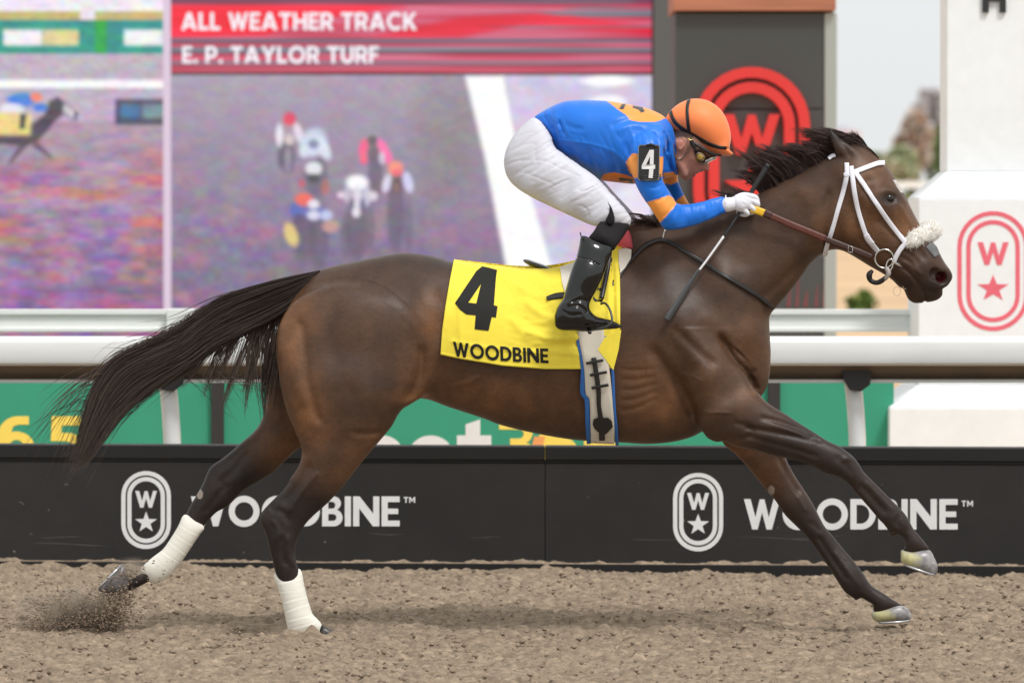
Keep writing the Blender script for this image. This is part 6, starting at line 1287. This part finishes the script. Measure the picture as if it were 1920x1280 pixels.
# ---- socks and boots
for sg in (-1, 1):
    s2 = Vol(float(P(1095, 0)[0]), float(P(1190, 0)[0]), sg*.28-.12, sg*.28+.12, float(P(0, 480)[2]), float(P(0, 370)[2]), .0035)
    s2.pillow(SOCK, [(1150, 420, .95), (1125, 450, .85)], [(1155, 415, sg*.25), (1125, 455, sg*.305)], 0, sg*.28)
    if sg < 0: s2.pillow([(1134, 415), (1141, 400), (1142, 388), (1138, 377), (1146, 386), (1151, 400), (1153, 416), (1144, 422)], .5, -.292, .006, -.285, smooth=2)
    vol_obj(s2, 'sock', pm('black_sock', lin((34, 32, 34)), .8, spec=.2), jock, None, 1)
    b2 = Vol(float(P(1025, 0)[0]), float(P(1180, 0)[0]), sg*.34-.11, sg*.34+.11, float(P(0, 632)[2]), float(P(0, 432)[2]), .003)
    b2.pillow(BOOT, [(1120, 450, .92), (1090, 530, .80), (1080, 600, .95), (1140, 610, 1.25)], [(1120, 450, sg*.315), (1090, 540, sg*.345), (1060, 600, sg*.35), (1150, 610, sg*.34)], 0, sg*.34, smooth=3)
    sd_ = sg
    for p, w, a in [([(1078, 482), (1100, 486), (1126, 498)], 1.2, .005), ([(1104, 450), (1120, 470), (1143, 474)], .9, 0), ([(1060, 578), (1080, 572), (1095, 580), (1102, 590)], 2.6, .006), ([(1052, 580), (1070, 590), (1092, 588)], 2.4, .005), ([(1068, 566), (1090, 562), (1106, 566)], 2.6, .006), ([(1058, 570), (1075, 560), (1092, 550)], 3, -.004), ([(1080, 594), (1080, 604), (1080, 612)], 1.2, .003), ([(1042, 608), (1075, 611), (1120, 608), (1160, 611)], 1.4, .0035), ([(1096, 598), (1120, 600), (1150, 606)], 2.5, -.002)]:
        if a: b2.stroke(p, w, a, 0, 0, sg*.34)
    vol_obj(b2, 'boot', pm('patent_boot', (.003, .003, .003), .09, spec=.5, coat=.25, bump=(14, .12, .01)), jock, None, 2)
    tube('boot_pull', [(1088, 436, sg*.33), (1090, 444, sg*.335), (1093, 448, sg*.34)], .0022, blk_l, jock)
# stirrup (hangs from the saddle)
for sg in (-1,):
    tube('stirrup_iron', [(1118, 617, -.40), (1136, 613, -.405), (1147, 604, -.40), (1146, 588, -.385), (1140, 574, -.37), (1133, 568, -.36), (1126, 570, -.355)], [.005, .0055, .0045, .0042, .004, .004, .004], pm('dark_steel', lin((70, 70, 70)), .3, metal=.7), saddle)
    tube('stirrup_tread', [(1105, 622, -.30), (1106, 623, -.40)], .007, blk_l, saddle)
print('clothes', time.time()-tJ)
# ---- helmet
HEL = [(1248, 224), (1253, 213), (1262, 203), (1274, 194), (1290, 187), (1306, 185), (1325, 188), (1343, 198), (1356, 212), (1365, 230), (1370, 250), (1370, 265), (1368, 276), (1373, 285), (1375, 289), (1370, 292.5), (1356, 292.5), (1341, 289), (1326, 283), (1309, 270), (1290, 257), (1271, 250), (1256, 243), (1247, 236)]
hl = Vol(float(P(1235, 0)[0]), float(P(1390, 0)[0]), -.13, .13, float(P(0, 302)[2]), float(P(0, 176)[2]), .003)
hl.pillow(HEL, [(1300, 225, 1.42), (1350, 260, 1.35), (1365, 286, 1.9), (1260, 235, 1.3)], 0, 0, smooth=3)
hl.stroke([(1357, 279), (1366, 279), (1372, 283)], 2.0, .004, 0, Y0=-.05, soft_ends=False)
helmet = vol_obj(hl, 'helmet', pm('orange_helmet_cover', lin((252, 139, 80)), .52, spec=.4, sheen=.2, bump=(30, .08, .003)), jock, None, 2)
def lpatch(name, path, w, off=.001, th=.0025, mat=blk_l, n=50): return patch(hl, name, strap_grid(path, w, n, 4), off, th, mat, helmet, ymax=.02)
lpatch('band', [(1257, 208), (1259, 216), (1266, 229), (1278, 240), (1292, 249), (1308, 258), (1326, 268), (1344, 275), (1362, 278)], [6, 6.5, 6.5, 6.5, 6])
lpatch('band', [(1292, 187), (1289, 200), (1289, 216), (1291, 238), (1295, 262)], [5.5, 5.5, 6])
tube('buckle', [(1290, 260, -.093), (1295, 263, -.094), (1299, 261, -.092)], .0025, pm('brass_buckle', (.6, .45, .15), .3, metal=.9), helmet)
tube('harness', [(1296, 260, -.090), (1297, 268, -.086), (1302, 276, -.081), (1306, 284, -.078)], [.006, .008, .007, .006], blk_l, helmet)
tube('peak_shade', [(1296, 264, -.080), (1308, 273, -.082), (1322, 282, -.078), (1338, 289, -.066), (1352, 292, -.040)], [.004, .006, .006, .005, .004], blk_l, helmet)  # black tube added in place of the shade under the brim
# chin strap and goggles
tube('chin_strap', [(1296, 262, -.088), (1293, 276, -.084), (1284, 292, -.072), (1274, 300, -.066), (1266, 294, -.07), (1262, 276, -.078), (1258, 258, -.08)], .0028, pm('tan_strap', lin((110, 92, 74)), .7), helmet)
gg = Vol(float(P(1285, 0)[0]), float(P(1355, 0)[0]), -.10, .10, float(P(0, 318)[2]), float(P(0, 262)[2]), .0028)
gg.pillow([(1293, 268), (1306, 274), (1322, 281), (1342, 290), (1344, 297), (1335, 302), (1328, 306), (1319, 311), (1308, 309), (1300, 299), (1295, 284)], [(1300, 280, 4.4), (1312, 298, 4.2), (1330, 298, 3.2), (1342, 295, 1.8)], 0, 0, smooth=3, cap=.026)
gl_ = vol_obj(gg, 'goggles', pm('goggle_frame', lin((58, 44, 32)), .12, spec=.7, coat=.8), jock, None, 2)
def disc(name, px, py, r, off, mat, par, n=24):
    def s(a, b): return gg.hit(np.array([a]), np.array([b]), off)[0][0]
    lp = [[(px+r*math.cos(t), py+r*.95*math.sin(t)) for t in np.linspace(0, 6.283, n+1)[:-1]]]; return draped_glyph(name, lp, lambda a, b: (a, b), mat, par, s, 4)
disc('lens', 1312, 295, 9.5, .002, pm('amber_lens', lin((120, 92, 40)), .08, spec=.7, coat=1.0), gl_); disc('lens_core', 1312.5, 294.5, 5.2, .0035, pm('amber_core', lin((176, 144, 60)), .25, spec=.6, coat=.5), gl_)
tube('goggle_rim', [(1322, 302, -.062), (1330, 299, -.050), (1338, 296, -.036), (1343, 295, -.018)], .0035, pm('clear_rim', lin((206, 206, 200)), .15, spec=.8), gl_)
# ---- gloves
glove_m = pm('white_glove', lin((230, 230, 238)), .75, spec=.25, sheen=.2, bump=[(60, .25, .003), (600, .2, .0005)])
def glove(sg):
    Y0 = sg*.125; g = Vol(float(P(1350, 0)[0]), float(P(1432, 0)[0]), Y0-.07, Y0+.08, float(P(0, 410)[2]), float(P(0, 350)[2]), .0022); s = -sg
    g.chain([(1363, 384, Y0, .026), (1375, 382, Y0+.002*s, .024), (1388, 378, Y0, .024), (1400, 373, Y0+.004*s, .020)], .012)        # cuff, wrist, back of the hand
    g.chain([(1390, 386, Y0+.002*s, .022), (1402, 382, Y0+.002*s, .019)], .014)
    kn = [(1403, 367), (1405, 375), (1401, 384), (1392, 391)]; md = [(1417, 371), (1420, 382), (1414, 393), (1402, 400)]; tp = [(1419, 382), (1415, 391), (1407, 399), (1395, 403)]
    for (a, b), (c, d), (e, f), r in zip(kn, md, tp, (.0098, .0102, .0096, .0086)):
        g.chain([(a-8, b, Y0, r), (a, b, Y0-.004*s, r*1.1), (c, d, Y0-.002*s, r*1.02), (e, f, Y0+.018*s, r*.94), (e-12, f-4, Y0+.030*s, r*.86)], .0035, n=4)
    g.chain([(1380, 372, Y0+.012*s, .012), (1394, 366, Y0+.026*s, .0105), (1408, 368, Y0+.032*s, .0098), (1417, 374, Y0+.030*s, .009)], .006)   # thumb over the rein
    for p in ([(1394, 366), (1404, 371)], [(1392, 372), (1402, 378)], [(1390, 380), (1398, 386)]): g.stroke(p, 1.3, .0015, 0, Y0=Y0)
    g.stroke([(1376, 364), (1378, 382), (1378, 396)], 1.4, .0022, 0, Y0=Y0, soft_ends=False)
    return vol_obj(g, 'glove', glove_m, jock, None, 1)
glove(-1); glove(1)
tube('glove_cuff', [(1361, 367, -.12), (1360, 380, -.150), (1363, 396, -.125), (1364, 392, -.10), (1360, 372, -.10)], .0022, glove_m, jock, closed=True)
# ---- number on the near arm
armb = thing('arm_number', 'small black plate with white number 4 strapped to the upper arm', 'number plate', tuple(P(1216, 305, -.25)))
gx_, gy_ = np.meshgrid(np.linspace(1200, 1232, 6), np.linspace(276, 332, 8)); ym = float(jv.hit(gx_.ravel(), gy_.ravel(), .004, 0.0)[0][:, 1].min())-.003
def plate(u, v): return P(1216.5+u+(-v)*.02, 305+v, ym+.00012*abs(u)**1.3)
def rr(w, h, r, n=5): 
    o = []
    for cx, cy, a in ((w-r, h-r, 0), (-w+r, h-r, 90), (-w+r, -h+r, 180), (w-r, -h+r, 270)): o += arc(cx, cy, r, r, a, a+90, n)
    return o
pb = pm('black_plate', lin((22, 22, 24)), .3, spec=.5, coat=.3)
glyph('plate', [rr(20.5, 33.5, 5)], lambda u, v: plate(u, v)+np.array([0, .012, 0]), .012, pb, armb); glyph('border', [rr(20.2, 33.2, 5), rr(19.2, 32.2, 4.4)], lambda u, v: plate(u, v), .0008, pm('plate_border', lin((150, 150, 150)), .5), armb)
n4 = [[(-13, 12), (-13, 5), (1, -24), (9, -24), (9, 4), (12, 4), (12, 12), (9, 12), (8, 29), (0, 29), (1, 12)], [(-5, 4), (2, 4), (2, -12)]]
glyph('number', n4, lambda u, v: plate(u, v), .001, white_p, armb)
for py in (330, 334, 338): tube('elastic', [(1192, py-2, ym+.05), (1200, py, ym+.004), (1216, py+1, ym-.001+.004), (1232, py, ym+.004), (1240, py-3, ym+.03)], .0016, blk_l, armb)
tube('elastic', [(1212, 273, ym+.004), (1222, 271, ym), (1230, 276, ym+.004)], .004, blk_l, armb)
# ---------------------------------------------------------------- reins and whip
reins = thing('reins', 'brown rubber grip reins with yellow end from glove to bit', 'reins', tuple(P(1500, 430, -.15)))
def rein_pts(pts): 
    p = np.array(pts, float); h = hv.hit(p[:, 0], p[:, 1], .012)[0][:, 1]; return [(a, b, min(float(c), y)) for (a, b, c), y in zip(pts, h)]
def ribbon(name, pts, wpx, th, mat, par, n=50):
    g = strap_grid([(a, b) for a, b, _ in pts], wpx, n, 4); d0 = np.linspace(0, 1, n); pc = crom(pts, 5); pr = resample(pc, n); Pt = P(g[..., 0], g[..., 1], pr[:, None, 2]); return sheet(name, Pt, th, mat, par, N=np.broadcast_to(np.array([0, -1., 0]), Pt.shape))
R_ = rein_pts([(1408, 391, -.13), (1434, 400, -.13), (1480, 420, -.125), (1524, 438, -.12), (1560, 453, -.115), (1597, 467, -.11), (1642, 485, -.10)])
def sub(pts, a, b): pr = resample(crom(pts, 6), 100); return [tuple(q) for q in pr[int(a*99):int(b*99)+1:6]]+[tuple(pr[int(b*99)])]
ribbon('yellow_wrap', sub(R_, 0, .115), 14, .004, yel_l, reins, 12); ribbon('rubber_grip', sub(R_, .11, .60), 13, .0045, brn_l, reins); ribbon('leather', sub(R_, .60, .97), [11, 12, 11, 12, 10], .004, pm('dark_leather', lin((62, 36, 30)), .4), reins)
ribbon('grip_end', sub(R_, .115, .165), 14.5, .0052, pm('grip_end', lin((66, 34, 28)), .5), reins, 8)
br = R_[5]; bz = [(1596+a, 468+b, br[2]-.006) for a, b in ((-5, -7), (3, -5), (2, 6), (-6, 4))]; tube('buckle', bz, .0016, steel_s, reins, closed=True, sm=1)
F_ = [(1408, 391, .12), (1500, 428, .13), (1600, 465, .12), (1645, 484, .09)]; ribbon('rubber_grip', F_, 12, .004, brn_l, reins)
whip = thing('whip', 'racing whip with white shaft and black handle held in the glove', 'whip', tuple(P(1385, 395, -.13)))
yw = lambda px, py, o: min(float(hv.hit(np.array([px]), np.array([py]), o)[0][0][1]), -.12)
Y1, Y2, Y3 = -.115, yw(1309, 508, .02), yw(1250, 598, .02)
Ys = lambda px: float(np.interp(px, [1250, 1309, 1383, 1440], [Y3-.01, Y2-.03, -.12, Y1]))
hand = pm('whip_grip', lin((40, 40, 42)), .55, bump=(260, .8, .002))
tube('handle', [(x, y, Ys(x)) for x, y in ((1439, 311), (1430, 326), (1415, 350), (1400, 374), (1384, 402), (1370, 424), (1357, 444))], [.0095, .0095, .0085, .007, .006, .005, .0045], hand, whip)
tube('pommel', [(1437, 314, Ys(1437)), (1441, 308, Ys(1440))], [.0105, .008], hand, whip, sm=1)
tube('shaft', [(x, y, Ys(x)) for x, y in ((1357, 443), (1340, 467), (1325, 488), (1309, 509))], [.0046, .004], pm('white_shaft', lin((228, 226, 230)), .3), whip)
fpad = strap_grid([(1311, 505), (1305, 513), (1290, 537), (1272, 566), (1249, 600)], [5, 8, 10.5, 11.5, 12], 30, 3); sheet('flap', P(fpad[..., 0], fpad[..., 1], np.vectorize(Ys)(fpad[..., 0])), .006, pm('whip_flap', lin((66, 68, 70)), .6, bump=(220, .8, .002)), whip, N=np.broadcast_to(np.array([0, -1., 0]), fpad.shape[:2]+(3,)))
print('total', time.time()-T0)
